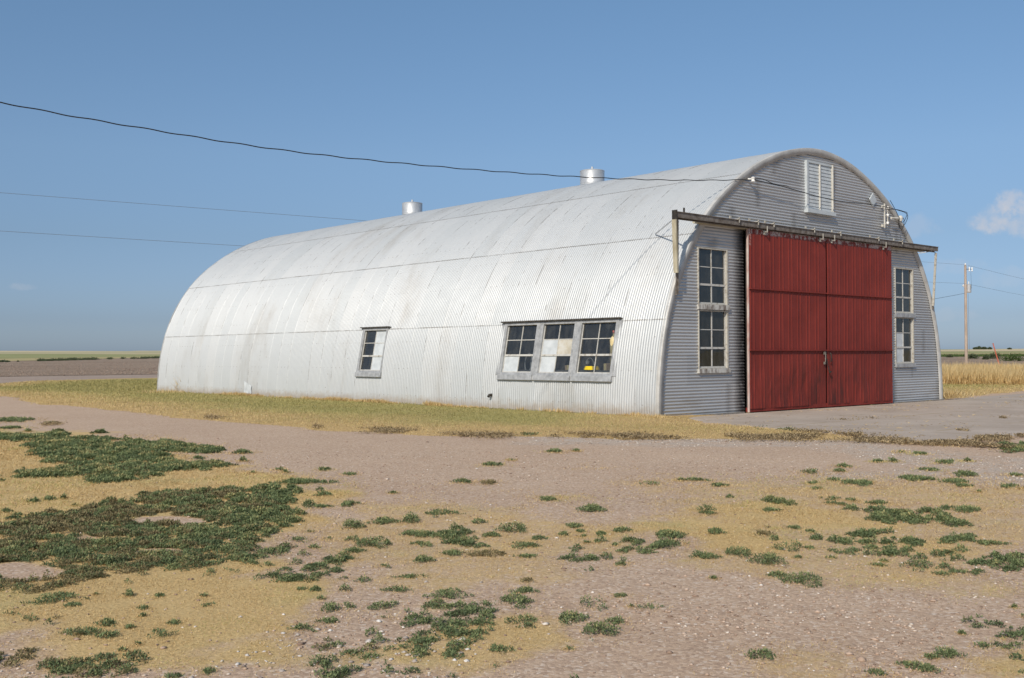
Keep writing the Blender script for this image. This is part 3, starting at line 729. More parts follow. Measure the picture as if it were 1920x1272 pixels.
sw3 = side_window(SIDEW[2][1], SIDEW[2][0], {}, 'right window of the row of three with yellow cord inside')
sw4 = side_window(10.90, 9.70, {(0, 1): 'board', (1, 1): 'board', (2, 1): 'board'}, 'single window on the long side with pale right panes')
for (a, b) in ((1.20, 5.04), (9.60, 10.98)):
    m = MB(); m.fbox(top, Y_, Vw, Nw, a, b, .0, .024, -.03, .10)
    m.build('window_header', MAT['header'], hut, bevel=.004)
for yy in (3.71, 2.49):
    m = MB(); m.fbox(bot_, Y_, Vw, Nw, yy-.04, yy+.04, -.12, hW, -.06, .028); m.build('window_mullion', MAT['grey_frame'], hut, bevel=.004)
for yy in (4.98, 1.24):
    m = MB(); m.fbox(bot_, Y_, Vw, Nw, yy-.05, yy+.05, 0, hW, -.06, .02); m.build('window_casing', MAT['grey_frame'], hut, bevel=.004)
# louvred vent
a, b, c, d = LV; m = MB(); m.box(a-.02, a+.05, -.05, .05, c, d); m.box(a+.05, b-.06, -.045, .05, d-.05, d); m.box(a-.05, b+.05, -.09, .05, c-.09, c)
lv = m.build('louver_vent', MAT['louver'], hut)
m = MB(); n = 13
for i in range(n):
    z0 = c+(d-.05-c)*i/n; z1 = c+(d-.05-c)*(i+1)/n
    for (p, q) in ((a+.05, 5.965), (6.02, b-.06)):
        m.quadbox([(p, -.030, z0-.006), (q, -.030, z0-.006), (q, -.022, z0-.006), (p, -.022, z0-.006), (p, -.016, z1), (q, -.016, z1), (q, -.008, z1), (p, -.008, z1)])
m.build('slats', MAT['louver'], lv)
m = MB(); m.box(5.975, 6.01, -.06, .03, c, d-.05); m.build('post', MAT['cream'], lv, bevel=.004)
m = MB(); m.box(b-.045, b+.0, -.065, .03, c, d); m.build('post', MAT['cream'], lv, bevel=.004)
# diamond plate
m = MB(); cx, cz = 8.51, 5.26; k = 0
m.quadbox([(cx, -.03, cz-.17), (cx+.17, -.03, cz), (cx, -.03, cz+.17), (cx-.17, -.03, cz), (cx, .0, cz-.17), (cx+.17, .0, cz), (cx, .0, cz+.17), (cx-.17, .0, cz)])
m.build('diamond_plate', MAT['louver'], hut)

# sliding doors
def door(x0, x1, lab, left):
    secs = [(2.74, 4.08, -.170), (1.38, 2.78, -.158), (.10, 1.42, -.150)]
    rib = []
    x = x0+.05; xs_ = [x0]; k = 0
    prof_ = []   # (x, raise)
    while x < x1-.12:
        prof_ += [(x, 0), (x+.008, .008), (x+.018, .008), (x+.026, 0)]
        x += .135 if k % 2 == 0 else .235; k += 1
    pts = [(x0, 0)]+prof_+[(x1, 0)]
    # densify for the dents
    px = []; 
    for (p, q) in zip(pts[:-1], pts[1:]):
        n_ = max(1, int((q[0]-p[0])/.03))
        for j in range(n_): px.append((p[0]+(q[0]-p[0])*j/n_, p[1]+(q[1]-p[1])*j/n_))
    px.append(pts[-1]); PX = np.array(px)
    V = []; F = []; ST = []; WR = []; b0 = 0
    for (z0, z1, y) in secs:
        zz = np.linspace(z0, z1, int((z1-z0)/.04)+2)
        Z, Xg = np.meshgrid(zz, PX[:, 0], indexing='ij'); R = np.repeat(PX[:, 1][None], len(zz), 0)
        low = sstep(1.5, .7, Z) if False else 1-sstep(.6, 1.45, Z)
        d = (fbm(Xg, Z, 1.0, 3, 91)-.5)*.02 + (fbm(Xg*1.6, Z*.8, 2.1, 3, 95)-.5)*.055*low
        Yg = y - R + d*(1-0) - .004
        V.append(np.stack([Xg, Yg, Z], -1).reshape(-1, 3)); nz, nx = Z.shape; i = np.arange(nz*nx).reshape(nz, nx)+b0; b0 += nz*nx
        F.append(np.stack([i[:-1, :-1], i[:-1, 1:], i[1:, 1:], i[1:, :-1]], -1).reshape(-1, 4))
        ctr = np.exp(-((Xg-6.1)/1.3)**2)
        ST.append(((1-sstep(.5, 1.5, Z))*(.55+.45*ctr) + .25*(1-sstep(.04, .35, z1-Z))).ravel().clip(0, 1))  # smears low on the leaf; each sheet also darker towards its top edge
        WR.append((((Z > 3.99)*.8 + .5*(1-sstep(.0, .12, Xg-x0))*(x0 < 4)*(Z > 3.7))).ravel())
    o = np_mesh('sliding_door', np.concatenate(V), np.concatenate(F), MAT['red'], hut, {'stain_dark': np.concatenate(ST), 'wear': np.concatenate(WR)})
    o['label'] = lab
    m = MB(); m.box(x0+.02, x1-.02, -.095, -.06, .05, 4.07); m.build('door_frame', MAT['dark'], o)
    m = MB(); m.box(x0, x1, -.150, -.06, .035, .125)
    for zz in (2.765, 1.405): m.box(x0, x1, -.200, -.166, zz-.022, zz+.006)
    m.build('bottom_rail', MAT['red'], o)
    m = MB()
    e0 = x0-.025 if left else x1-.0
    m.box(e0+.012, e0+.03, -.165, -.115, .03, 4.08); m.build('edge_trim', MAT['worn'] if left else MAT['red'], o)
    for hx in ((3.47, 5.75) if left else (6.26, 8.70)):
        m = MB(); m.box(hx-.035, hx+.035, -.20, -.175, 3.98, 4.075); m.box(hx-.015, hx+.015, -.275, -.262, 4.02, 4.17); m.box(hx-.03, hx+.03, -.262, -.20, 4.03, 4.045)
        m.build('hanger', MAT['sash'], o, bevel=.004)
    return o
dl = door(2.905, 6.01, 'left leaf of the red doors', True); dr = door(6.05, 9.12, 'right leaf of the red doors', False)
m = MB(); m.tube([(5.90, -.19, 1.33), (5.90, -.215, 1.30), (5.89, -.215, 1.12), (5.89, -.19, 1.09)], .011, 6); m.box(5.87, 5.94, -.205, -.175, 1.29, 1.36); m.box(5.87, 5.93, -.205, -.175, 1.06, 1.12)
m.build('handle', MAT['rust'], dl)
m = MB()
for i in range(16):
    t0 = i/15; xx = 5.92+.20*t0; z0 = 1.30-.42*t0+.16*sin(t0*pi)*-1; th = .03
    m.tube([(xx-.012, -.215, z0+.02), (xx+.012, -.225, z0), (xx, -.215, z0-.02)], .008, 5)
m.build('chain', MAT['dark'], dl)
m = MB(); m.tube([(6.14, -.19, 1.33), (6.14, -.215, 1.30), (6.14, -.215, 1.14), (6.14, -.19, 1.11)], .012, 6); m.build('handle', MAT['dark'], dr)
# overhead track
m = MB()
x0, x1 = .33, 11.54; y0, y1 = -.25, -.14; z0, z1 = 4.09, 4.215
m.box(x0, x1, y0, y0+.012, z0+.03, z1); m.box(x0, x1, y0-.02, y1, z1, z1+.012); m.box(x0, x1, y1-.012, y1, z0, z1); m.box(x0, x1, y0, y0+.035, z0+.016, z0+.028); m.box(x0, x1, y1-.04, y1-.012, z0-.012, z0)
tr = m.build('door_track', MAT['rust'], hut)
m = MB(); m.box(1.15, 11.0, -.14, .0, 4.07, 4.19); m.build('header_board', MAT['timber_and_lit_steel'], tr)
for xx in (2.4, 3.1, 3.7, 5.35, 6.5, 8.3, 9.5):
    m = MB(); m.box(xx-.03, xx+.03, -.30, -.02, 4.228, 4.245); m.box(xx-.03, xx+.03, -.06, -.045, 4.245, 4.33); m.box(xx-.012, xx+.012, -.30, -.285, 4.16, 4.27); m.build('track_bracket', MAT['sash'], tr)
m = MB(); m.tube([(.62, -.2, 4.22), (.62, -.2, 4.33)], .022, 6); m.box(.315, .335, -.26, -.13, 4.05, 4.26); m.build('end_stop', MAT['dark'], tr)
# end braces
m = MB()
pa = A3(.28, -.22, 4.06); pb = A3(.40, -.16, 2.98)
m.bar(pa, pb, .05, .10, (0, 1, 0)); br = m.build('brace', MAT['timber_and_lit_steel'], tr, bevel=.004)  # sunlit flange of the steel angle; its brightness is put into the pale colour
m = MB(); m.bar((.37, -.22, 4.07), (.54, -.06, 2.58), .06, .02, (0, 1, 0)); m.bar((.395, -.20, 4.07), (.565, -.05, 2.58), .012, .07, (0, 1, 0)); m.build('brace', MAT['rust'], tr)
m = MB(); m.bar((.34, -.2, 4.10), (1.235, 1.09, 3.95), .022, .022); m.build('stay_rod', MAT['galv'], tr)
m = MB(); m.bar((11.47, -.22, 4.06), (11.60, -.06, 2.62), .02, .06, (0, 1, 0)); m.bar((11.53, -.2, 4.06), (11.66, -.05, 2.62), .05, .015, (0, 1, 0)); m.build('brace', MAT['sash'], tr)
m = MB(); m.bar((11.3, -.2, 4.10), (10.98, .5, 4.0), .018, .018); m.build('stay_rod', MAT['galv'], tr)
for q_ in (.53, 11.60):
    m = MB(); m.box(q_, q_+.05, -.07, -.03, 2.54, 2.60); m.build('brace_foot', MAT['rust'], tr)

# roof ventilators
for (xx, yy, s) in ((6.1, 11.9, 1.0), (6.1, 3.72, 1.0)):
    pass
def ridge_pt(u, v):
    d = Fv + (u-960)/FPX*Rr - (v-636)/FPX*Ur; return CAM + d*((6.1-CAM[0])/d[0])
VENTS = []
for (u, v, wpx) in ((773, 402, 36.5), (1110.5, 345, 47.5)):
    p = ridge_pt(u, v); dep = (p-CAM)@Fv; VENTS.append((p[1], wpx*dep/FPX/2))
for i, (yy, R) in enumerate(VENTS):
    zt = 6.20; R = .5*(VENTS[0][1]+VENTS[1][1])
    m = MB(); m.lathe((6.1, yy, zt-.1), [(R*.62, 0), (R*.60, .30), (R*.66, .31)], 32)
    o = m.build('roof_ventilator', MAT['vent'], hut, smooth=True); o['label'] = 'roof ventilator farther along the ridge' if i == 0 else 'roof ventilator nearer the doors'
    m = MB(); m.lathe((6.1, yy, zt+.10), [(R*.97, .02), (R*.97, .0), (R, .0), (R, .05), (R*1.015, .055), (R*1.0, .065), (R*1.0, .40), (R*1.02, .41), (R*.98, .43), (R*.3, .475), (R*.10, .48), (R*.09, .55), (.001, .56)], 40)
    c = m.build('cap', MAT['vent'], o)
    for pl in c.data.polygons: pl.use_smooth = True
    c.modifiers.new('es', 'EDGE_SPLIT').split_angle = radians(35)
# insulator rack, weatherhead, service parts on the front wall
m = MB(); m.box(8.96, 8.99, -.10, -.07, 4.57, 5.20); m.box(8.94, 9.01, -.06, .0, 4.60, 4.66); m.box(8.94, 9.01, -.06, .0, 5.10, 5.16)
m.tube([(9.10, -.10, 4.66), (9.10, -.10, 5.14)], .014, 6)
for z in (4.68, 4.90, 5.12): m.box(9.0, 9.11, -.105, -.085, z-.012, z+.012)
rk = m.build('insulator_rack', MAT['cream'], hut)
for z in (4.70, 4.90, 5.10):
    m = MB(); m.lathe((9.10, -.10, z-.035), [(.02, 0), (.04, .01), (.028, .035), (.04, .06), (.02, .07)], 12); m.build('insulator', MAT['porcelain'], rk, smooth=True)
p1 = onfront(1671, 409, -.12); p2 = onfront(1688, 410, -.14)
m = MB(); m.tube([p1, p2], .028, 10); m.lathe(p2-A3(0, 0, .09), [(.001, .0), (.05, .02), (.07, .10), (.04, .16), (.001, .17)], 14); wh = m.build('weatherhead', MAT['cream'], hut)
m = MB(); cpt = onfront(1690, 418, -.15)
m.tube([cpt + A3(.14*cos(t), -.01*sin(3*t), .17*sin(t)) for t in np.linspace(0, 2*pi, 26)], .008, 5, cap=False)
for ptsx in ([(1662, 388), (1672, 391), (1685, 395), (1697, 399), (1702, 405), (1700, 414), (1694, 424), (1687, 425), (1685, 413)], [(1664, 393), (1680, 393), (1695, 397), (1701, 400), (1697, 412), (1693, 417)], [(1669, 376), (1678, 392), (1686, 409)]):
    P = [onfront(u, v, -.16) for u, v in ptsx]
    Q = []
    for i in range(len(P)-1):
        a_, b_ = P[max(i-1, 0)], P[min(i+2, len(P)-1)]
        for t in (0, .33, .66): Q.append(.5*((2*P[i])+(-a_+P[i+1])*t+(2*a_-5*P[i]+4*P[i+1]-b_)*t*t+(-a_+3*P[i]-3*P[i+1]+b_)*t**3))
    Q.append(P[-1]); m.tube(Q, .008, 5)
m.build('wire_loops', MAT['black'], hut)
ins = onfront(1412, 337, -.12)
m = MB(); m.tube([ins+A3(-.05, .10, .02), ins], .02, 6); m.lathe(ins-A3(0, 0, .06), [(.01, 0), (.05, .015), (.03, .06), (.05, .10), (.02, .12)], 12); m.build('cable_insulator', MAT['porcelain'], hut)
# small wall details on the flank
def on_flank(y, z, off=.02):
    t = np.linspace(pi*.5, pi, 3000); P = prof(t, off); i = np.argmin(abs(P[:, 1]-z)); return A3(P[i, 0], y, P[i, 1])
p = on_flank(5.14, .37); m = MB(); m.tube([p+A3(.1, 0, 0), p+A3(-.06, 0, -.01), p+A3(-.09, 0, -.05)], .035, 10); m.build('outlet_pipe', MAT['dark'], hut)
V = []; F = []
ny_, nz_ = 9, 9
for i in range(ny_):
    for j in range(nz_):
        yy = 16.78+.48*i/(ny_-1); zz = .03+(.34+.16*(i/(ny_-1)))*j/(nz_-1); q = on_flank(yy, zz, .012+.03*(vnoise(i*1.0, j*1.0, .7, 3))); V.append(q)
for i in range(ny_-1):
    for j in range(nz_-1): a_ = i*nz_+j; F.append((a_, a_+nz_, a_+nz_+1, a_+1))
m_ = np_mesh('patched_sheet', V, F, MAT['board'], hut, smooth=True)
# bent trim corner at near edge
# ------------------------------------------------------------------ things behind the glass
m = MB(); c = A3(.20, 2.05, .99)
for k in range(4):
    m.tube([c + A3(.11*cos(t)*(1-.05*k), .21*sin(t)*(1-.06*k), .020*k) for t in np.linspace(0, 2*pi, 28)], .012, 6, cap=False)
cord = m.build('coiled_cord', MAT['yellow'], origin=tuple(c)); tag(cord, 'coiled yellow cord lying on the ledge behind the right side window', 'cord')
m = MB(); m.tube([c+A3(0, .05+.12*cos(t), .08+.17*sin(t)) for t in np.linspace(.2, pi-.1, 14)], .009, 6); m.lathe(c+A3(0, .12, .11), [(.01, 0), (.04, .01), (.045, .06), (.02, .08)], 10)
m.build('hook', MAT['galv'], cord)
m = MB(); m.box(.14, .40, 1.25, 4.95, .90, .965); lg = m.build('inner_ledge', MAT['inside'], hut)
c = A3(.30, 1.46, .967)
m = MB(); m.lathe(c, [(.001, 0), (.10, .0), (.10, .40), (.10, .66), (.07, .72), (.035, .76), (.035, .80)], 18); bt = m.build('plastic_jug', MAT['ochre'], smooth=True, origin=tuple(c)); tag(bt, 'tall yellowed plastic jug at the right end of the triple window', 'jug')
m = MB(); m.lathe(c+A3(0, 0, .80), [(.04, 0), (.04, .06), (.001, .065)], 14); m.build('lid', MAT['redcap'], bt)
def carton(x0, x1, y0, y1, z, h, lab):
    m = MB(); m.box(x0, x1, y0, y1, z, z+h); o = m.build('cardboard_box', MAT['card'], bevel=.006, origin=((x0+x1)/2, (y0+y1)/2, z)); tag(o, lab, 'box')
    m = MB(); m.box(x0-.002, x1+.002, (y0+y1)/2-.03, (y0+y1)/2+.03, z-.0+.01, z+h+.003); m.build('tape', MAT['ochre'], o)
carton(.16, .30, 1.57, 1.66, .967, .15, 'small brown carton beside the yellowed jug behind glass')
carton(.18, .34, 2.66, 2.86, .967, .11, 'brown carton in the bottom pane of the middle side window')
m = MB()
for (yy, zz, r) in ((4.02, 1.15, .20), (4.22, 1.13, .21)):
    m.tube([A3(.34, yy, zz)+A3(.03*sin(t), r*.55*cos(t), r*sin(t)) for t in np.linspace(0, 2*pi, 30)], .016, 6, cap=False)
for t in np.linspace(0, pi, 4)[:3]: m.tube([A3(.34, 4.02, 1.15)+A3(0, .11*cos(t), .2*sin(t)), A3(.34, 4.02, 1.15)-A3(0, .11*cos(t), .2*sin(t))], .006, 5)
wh_ = m.build('wheel_rim', MAT['galv'], origin=(.34, 4.1, .967)); tag(wh_, 'pair of thin wheel rims leaning behind the left side window', 'wheel')

# ------------------------------------------------------------------ overhead cable and power line
P1 = ins.copy(); P0 = ray_at(0, 192, 17.0)
uv_ = [(-520, 92), (-260, 138), (0, 192), (100, 212), (200, 229.5), (300, 246), (400, 263), (500, 278), (600, 291), (700, 301.5), (800, 311), (900, 319.5), (1000, 327), (1100, 333), (1200, 337.3), (1300, 338.8), (1380, 338), (1412, 337)]
uu = np.linspace(-520, 1412, 320); vv = np.interp(uu, [a for a, b in uv_], [b for a, b in uv_])
k = np.ones(25)/25; vs = np.convolve(np.pad(vv, 12, mode='reflect', reflect_type='odd'), k, 'valid')
pts = [ray_plan(u, v, P0, P1) for u, v in zip(uu, vs)]
m = MB(); pass
tot = 0; hp = []
for i, p in enumerate(pts):
    if i: tot += np.linalg.norm(p-pts[i-1])
P_ = np.array(pts); s_ = np.concatenate([[0], np.cumsum(np.linalg.norm(np.diff(P_, axis=0), axis=1))]); ss = np.arange(0, s_[-1], .07)
H = np.stack([np.interp(ss, s_, P_[:, i]) for i in range(3)], -1); dr_ = (P1-P0)/np.linalg.norm(P1-P0); sd2 = np.cross(dr_, (0, 0, 1)); sd2 /= np.linalg.norm(sd2)
H = H + .007*(np.sin(ss*2*pi/.75)[:, None]*sd2 + np.cos(ss*2*pi/.75)[:, None]*Z_)
m.tube(list(H), .0095, 6)
rk_p = A3(9.1, -.12, 5.10)
Q = [ins + (rk_p-ins)*t + A3(0, -.06*sin(pi*t), -.09*sin(pi*t)+.02*sin(t*9)) for t in np.linspace(0, 1, 30)]; m.tube(Q, .009, 6)
Q = [ins + (rk_p-ins)*t*.22 + A3(0, -.05, .05*sin(t*7)*(1-t)) for t in np.linspace(0, 1, 14)]; m.tube(Q, .008, 5)
ob = m.build('overhead_cable', MAT['black'], origin=tuple(P1)); tag(ob, 'thick black twisted service cable sagging from the upper left to the hut front', 'cable')

pd = ray_at(1812, 690, 108); PB = A3(pd[0], pd[1], 0)
def ray_depth(u, v, P): return ray_plan(u, v, P, P+A3(Rv[0], Rv[1], 0))
topz = ray_depth(1812, 498, PB)[2]
def utility_pole(loc, H_, lab, yaw):
    o = empty('utility_pole', loc, lab, 'utility pole'); L_ = np.array(loc, float)
    m = MB(); m.tube([L_+A3(0, 0, -.5), L_+A3(0, 0, H_*.5), L_+A3(0, 0, H_)], .15, 12, .10); m.build('pole', MAT['pole'], o, smooth=False)
    m = MB(); cx_ = L_+Rv*.30+A3(0, 0, H_-2.55); m.lathe(cx_, [(.001, 0), (.20, .02), (.22, .1), (.22, .72), (.16, .80), (.001, .84)], 18); m.box(*[a_ for a_ in (L_[0]-.05, L_[0]+.25, L_[1]-.1, L_[1]+.1, L_[2]+H_-2.1, L_[2]+H_-2.0)]); m.build('transformer', MAT['galv'], o)
    m = MB(); m.tube([cx_+A3(0, 0, .84), cx_+A3(0, 0, 1.05)], .04, 8); m.build('bushing', MAT['porcelain'], o)
    for dz, off in ((.08, 0), (-1.9, -.2)):
        m = MB(); m.lathe(L_+Rv*off+A3(0, 0, H_+dz-.1), [(.02, 0), (.05, .03), (.09, .09), (.06, .12), (.08, .18), (.03, .22)], 10); m.build('insulator', MAT['porcelain'], o)
    m = MB(); b_ = L_+Rv*.02+A3(0, 0, H_-.35); m.bar(b_, b_+Rv*.62, .05, .05)
    m.build('bracket_arm', MAT['dark'], o)
    for q in (.35, .6):
        m = MB(); m.lathe(b_+Rv*q+A3(0, 0, -.22), [(.03, 0), (.07, .05), (.05, .15), (.07, .30), (.02, .42)], 10); m.build('fuse_cutout', MAT['porcelain'], o)
    m = MB(); m.tube([L_+Rv*.30+A3(0, -.2, H_-.6), L_+Rv*.34+A3(0, -.2, H_-1.4), L_+Rv*.36+A3(0, -.2, H_-2.2)], .008, 5); m.tube([L_+Rv*.14+A3(0, -.1, H_-2.6), L_+Rv*.18+A3(0, -.12, .1)], .008, 5); m.build('down_wire', MAT['dark'], o)
    return o
utility_pole(tuple(PB), topz, 'weathered wooden utility pole with transformer in the dry grass right of the hut', 0)
WA0 = ray_depth(0, 358, CAM+A3(Fv[0], Fv[1], 0)*52)
dirl = (WA0-PB); 
def wire(px_pole, px_left, lab, r=.016, sag=0.0):
    a = ray_depth(px_pole[0], px_pole[1], PB); d0 = WA0-PB; P_l = PB+d0
    b = ray_plan(px_left[0], px_left[1], PB, P_l)
    e_ = a+(b-a)*1.35
    Q = [a+(e_-a)*t - A3(0, 0, sag*4*t*(1-t)) for t in np.linspace(0, 1, 24)]
    m = MB(); m.tube(Q, r, 5); o = m.build('power_line', MAT['wire_grey'], origin=tuple(a)); tag(o, lab, 'wire'); return e_
e1 = wire((1812, 497), (0, 358), 'upper thin grey power line running left behind the hut', .009, .12)
e2 = wire((1812, 532), (0, 423), 'lower thin grey power line running left behind the hut', .009, .35)
utility_pole((e1[0], e1[1], 0), topz, 'wooden utility pole out beyond the left edge of the view', 0)
for (a_, b_, lab) in (((1815, 498), (1920, 524), 'upper thin power line leaving the pole to the right'), ((1815, 533), (1920, 555), 'lower thin power line leaving the pole to the right')):
    a = ray_depth(*a_, PB); far_ = PB+A3(Rv[0], Rv[1], 0)*13+A3(sin(YAW), cos(YAW), 0)*16
    b = ray_plan(*b_, PB, far_); e_ = a+(b-a)*7; Q = [a+(e_-a)*t for t in np.linspace(0, 1, 12)]
    for i, q in enumerate(Q): q[2] = a[2]+(b[2]-a[2])*min(1, i/11*7)*1.0 + (0 if i/11*7 < 1 else (i/11*7-1)*.02)
    m = MB(); m.tube(Q, .010, 5); tag(m.build('power_line', MAT['wire_grey'], origin=tuple(a)), lab, 'wire')
a = ray_depth(1808, 550.5, PB); b = A3(10.5, HL, 3.4)
m = MB(); m.tube([a+(b-a)*t-A3(0, 0, 2.2*4*t*(1-t)*.5) for t in np.linspace(0, 1, 24)], .014, 5); tag(m.build('service_wire', MAT['black'], origin=tuple(a)), 'dark service wire dropping from the pole toward the back of the hut', 'wire')
# leaning red marker stake
q = ray_at(1877, 700, 70); q[2] = 0; tpt = ray_depth(1862, 645, q); bpt = ray_depth(1879, 684, q)
m = MB(); m.tube([A3(bpt[0], bpt[1], 0), tpt], .04, 8, .03); m.tube([tpt, tpt+(tpt-bpt)*.02], .045, 8); tag(m.build('marker_stake', MAT['rustpole'], origin=(bpt[0], bpt[1], 0)), 'thin leaning orange red stake standing beyond the dry grass', 'stake')

# ------------------------------------------------------------------ leaves, blades, stones as real faces
def leaf_mat(name, stops, rough=.7, trans=.25):
    m = MT(name, rough, 0, .25); c = m.ramp(m.attr('rnd'), stops); m.color(c)
    t = m.n('ShaderNodeBsdfTranslucent'); m.l(c, t.inputs[0]); x = m.n('ShaderNodeMixShader'); x.inputs[0].default_value = trans
    m.l(m.b.outputs[0], x.inputs[1]); m.l(t.outputs[0], x.inputs[2]); m.l(x.outputs[0], m.o.inputs[0]); return m.m
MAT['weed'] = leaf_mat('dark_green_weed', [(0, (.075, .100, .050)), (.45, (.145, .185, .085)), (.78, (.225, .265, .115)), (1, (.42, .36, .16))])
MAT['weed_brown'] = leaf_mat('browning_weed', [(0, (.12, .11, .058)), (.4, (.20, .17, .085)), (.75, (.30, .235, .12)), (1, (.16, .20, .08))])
MAT['dead'] = leaf_mat('dead_brown_weed', [(0, (.19, .145, .085)), (.5, (.32, .24, .135)), (1, (.48, .36, .20))])
MAT['straw'] = leaf_mat('dry_short_grass', [(0, (.39, .265, .12)), (.5, (.60, .425, .195)), (.85, (.72, .55, .29)), (1, (.42, .38, .14))])
MAT['lawnblade'] = leaf_mat('yellow_green_grass', [(0, (.25, .235, .085)), (.5, (.43, .37, .15)), (1, (.62, .46, .23))])
MAT['wheat'] = leaf_mat('tall_dry_grass', [(0, (.44, .31, .14)), (.5, (.66, .49, .24)), (1, (.80, .64, .36))], .8, .35)
MAT['corn'] = leaf_mat('green_crop', [(0, (.045, .075, .022)), (1, (.12, .17, .05))])
MAT['farleaf'] = leaf_mat('far_tree_leaf', [(0, (.065, .085, .045)), (1, (.13, .15, .075))])
def leaves(P, length, width, elo, ehi, seed=0, lean=None):
    """P (n,3) base points -> rhombic leaf quads"""
    r = np.random.default_rng(seed); n = len(P); a = r.uniform(0, 2*pi, n); e_ = r.uniform(elo, ehi, n)
    L_ = length*r.uniform(.6, 1.25, n); Wd = width*r.uniform(.7, 1.2, n)
    D = np.stack([np.cos(a)*np.cos(e_), np.sin(a)*np.cos(e_), np.sin(e_)], -1); S = np.stack([-np.sin(a), np.cos(a), np.zeros(n)], -1)
    tw = r.uniform(-.8, .8, n)[:, None]; Up = np.cross(S, D); S = S*np.cos(tw)+Up*np.sin(tw)
    mid = P + D*(L_*.45)[:, None]; sd_ = S*(Wd*.5)[:, None]
    V = np.stack([P, mid-sd_, P+D*L_[:, None], mid+sd_], 1).reshape(-1, 3)
    F = np.arange(4*n).reshape(n, 4); return V, F, L_
def leaf_obj(name, P, length, width, elo, ehi, mat, rnd, seed=0, origin=None, parent=None):
    V, F, _ = leaves(P, length, width, elo, ehi, seed)
    return np_mesh(name, V, F, mat, parent, {'rnd': np.repeat(rnd, 4)}, origin=origin)
def tdist(x, y): return np.hypot(x-CAM[0], y-CAM[1])
def gzp(x, y): return gz(x, y)

def poly_pts(poly, density, r, seed=0, noise_s=3.0, thr=.42, soft=.12):
    P = np.array(poly); lo = P.min(0)-.3; hi = P.max(0)+.3; n = int((hi-lo).prod()*density); x = r.uniform(lo[0], hi[0], n); y = r.uniform(lo[1], hi[1], n)
    dsc = np.clip(np.hypot(x-CAM[0], y-CAM[1])/8, .7, 2); s = sdf(poly, x, y) + ((fbm(x, y, 1.6, 5, seed)-.5)*1.0 + .02)*dsc*(.6 if thr > .41 else .28)
    f1 = (fbm(x, y, noise_s*.6, 4, seed+9)-.5)*1.9+.5; f2 = (fbm(x, y, noise_s*2.6, 3, seed+19)-.5)*1.6+.5
    k = (s > 0) & (.5*f1+.5*f2+r.uniform(-soft, soft, n)*.8 > thr+(.10 if thr > .41 else -.02)-.05*np.clip(s/.5, 0, 1))
    return x[k], y[k], s[k]

MATS = [('A', [(0, 142), (350, 125), (600, 168), (870, 190), (905, 212), (700, 225), (780, 245), (1040, 238), (1130, 282), (1000, 312), (800, 330), (600, 352), (450, 340), (350, 300), (420, 250), (250, 240), (90, 232), (140, 200), (80, 165), (0, 160)], .42, 0),
        ('A', [(40, 300), (330, 300), (400, 330), (250, 345), (80, 340)], .55, 0),
        ('A', [(-300, 560), (0, 530), (300, 492), (560, 455), (740, 412), (1000, 400), (1250, 385), (1400, 400), (1445, 470), (1350, 560), (1210, 640), (1210, 710), (1000, 762), (800, 782), (600, 802), (350, 850), (150, 880), (0, 910), (-300, 950)], 0.40, .32),
        ('A', [(1205, 795), (1290, 735), (1480, 715), (1590, 695), (1700, 700), (1600, 775), (1400, 822), (1225, 822)], .36, 0),
        ('A', [(-300, 1150), (0, 1140), (160, 1110), (300, 1090), (310, 1155), (440, 1165), (575, 1195), (500, 1240), (330, 1290), (0, 1330), (-300, 1330)], .43, .35),
        ('B', [(320, 990), (400, 920), (620, 930), (740, 980), (880, 1005), (880, 1035), (800, 1050), (900, 1082), (750, 1090), (690, 1060), (645, 1110), (600, 1150), (700, 1190), (680, 1240), (560, 1258), (450, 1180), (380, 1150), (250, 1130), (280, 1070), (360, 1030)], .36, 0),
        ('B', [(-60, 1100), (130, 1090), (240, 1140), (285, 1200), (200, 1220), (60, 1160), (-60, 1140)], .38, .2),
        ('B', [(240, 1250), (400, 1215), (540, 1248), (600, 1300), (500, 1330), (200, 1330)], .36, 0),
        ('B', [(-80, 1210), (60, 1215), (100, 1250), (0, 1300), (-80, 1280)], .4, 0),
        ('B', [(-30, 745), (60, 770), (145, 820), (100, 838), (0, 810)], .38, 0),
        ('C', [(790, 482), (900, 480), (1070, 500), (1080, 470), (1180, 445), (1200, 480), (1240, 510), (1365, 560), (1100, 572), (960, 545), (890, 510)], .38, 0),
        ('C', [(630, 622), (760, 628), (780, 600), (870, 605), (930, 630), (960, 600), (1100, 615), (1380, 605), (1400, 630), (1180, 655), (960, 665), (1000, 670), (1110, 700), (950, 715), (870, 690), (880, 650), (760, 645)], .40, 0),
        ('C', [(1170, 705), (1240, 702), (1340, 735), (1460, 715), (1520, 700), (1700, 720), (1700, 790), (1520, 782), (1340, 755), (1230, 750)], .38, 0),
        ('C', [(1410, 1040), (1490, 1010), (1560, 1050), (1700, 1060), (1700, 1110), (1560, 1095), (1440, 1070)], .36, 0),
        ('C', [(1490, 1225), (1560, 1195), (1700, 1190), (1700, 1270), (1530, 1265)], .38, .2),
        ('C', [(225, 425), (320, 432), (440, 442), (590, 470), (560, 488), (400, 470), (300, 445)], .36, 0),
        ('C', [(1400, 190), (1480, 180), (1700, 182), (1700, 232), (1560, 222), (1430, 212)], .30, 0),
        ('B', [(950, 732), (1060, 695), (1330, 698), (1330, 722), (1130, 738)], .36, 0),
        ('B', [(1308, 672), (1360, 642), (1410, 645), (1530, 682), (1430, 702)], .34, 0),
        ('B', [(480, 620), (500, 560), (550, 545), (585, 590), (640, 625), (740, 660), (640, 672), (545, 652)], .36, 0)]
BR = {0: [], 1: []}; RN = {0: [], 1: []}
r = np.random.default_rng(5)
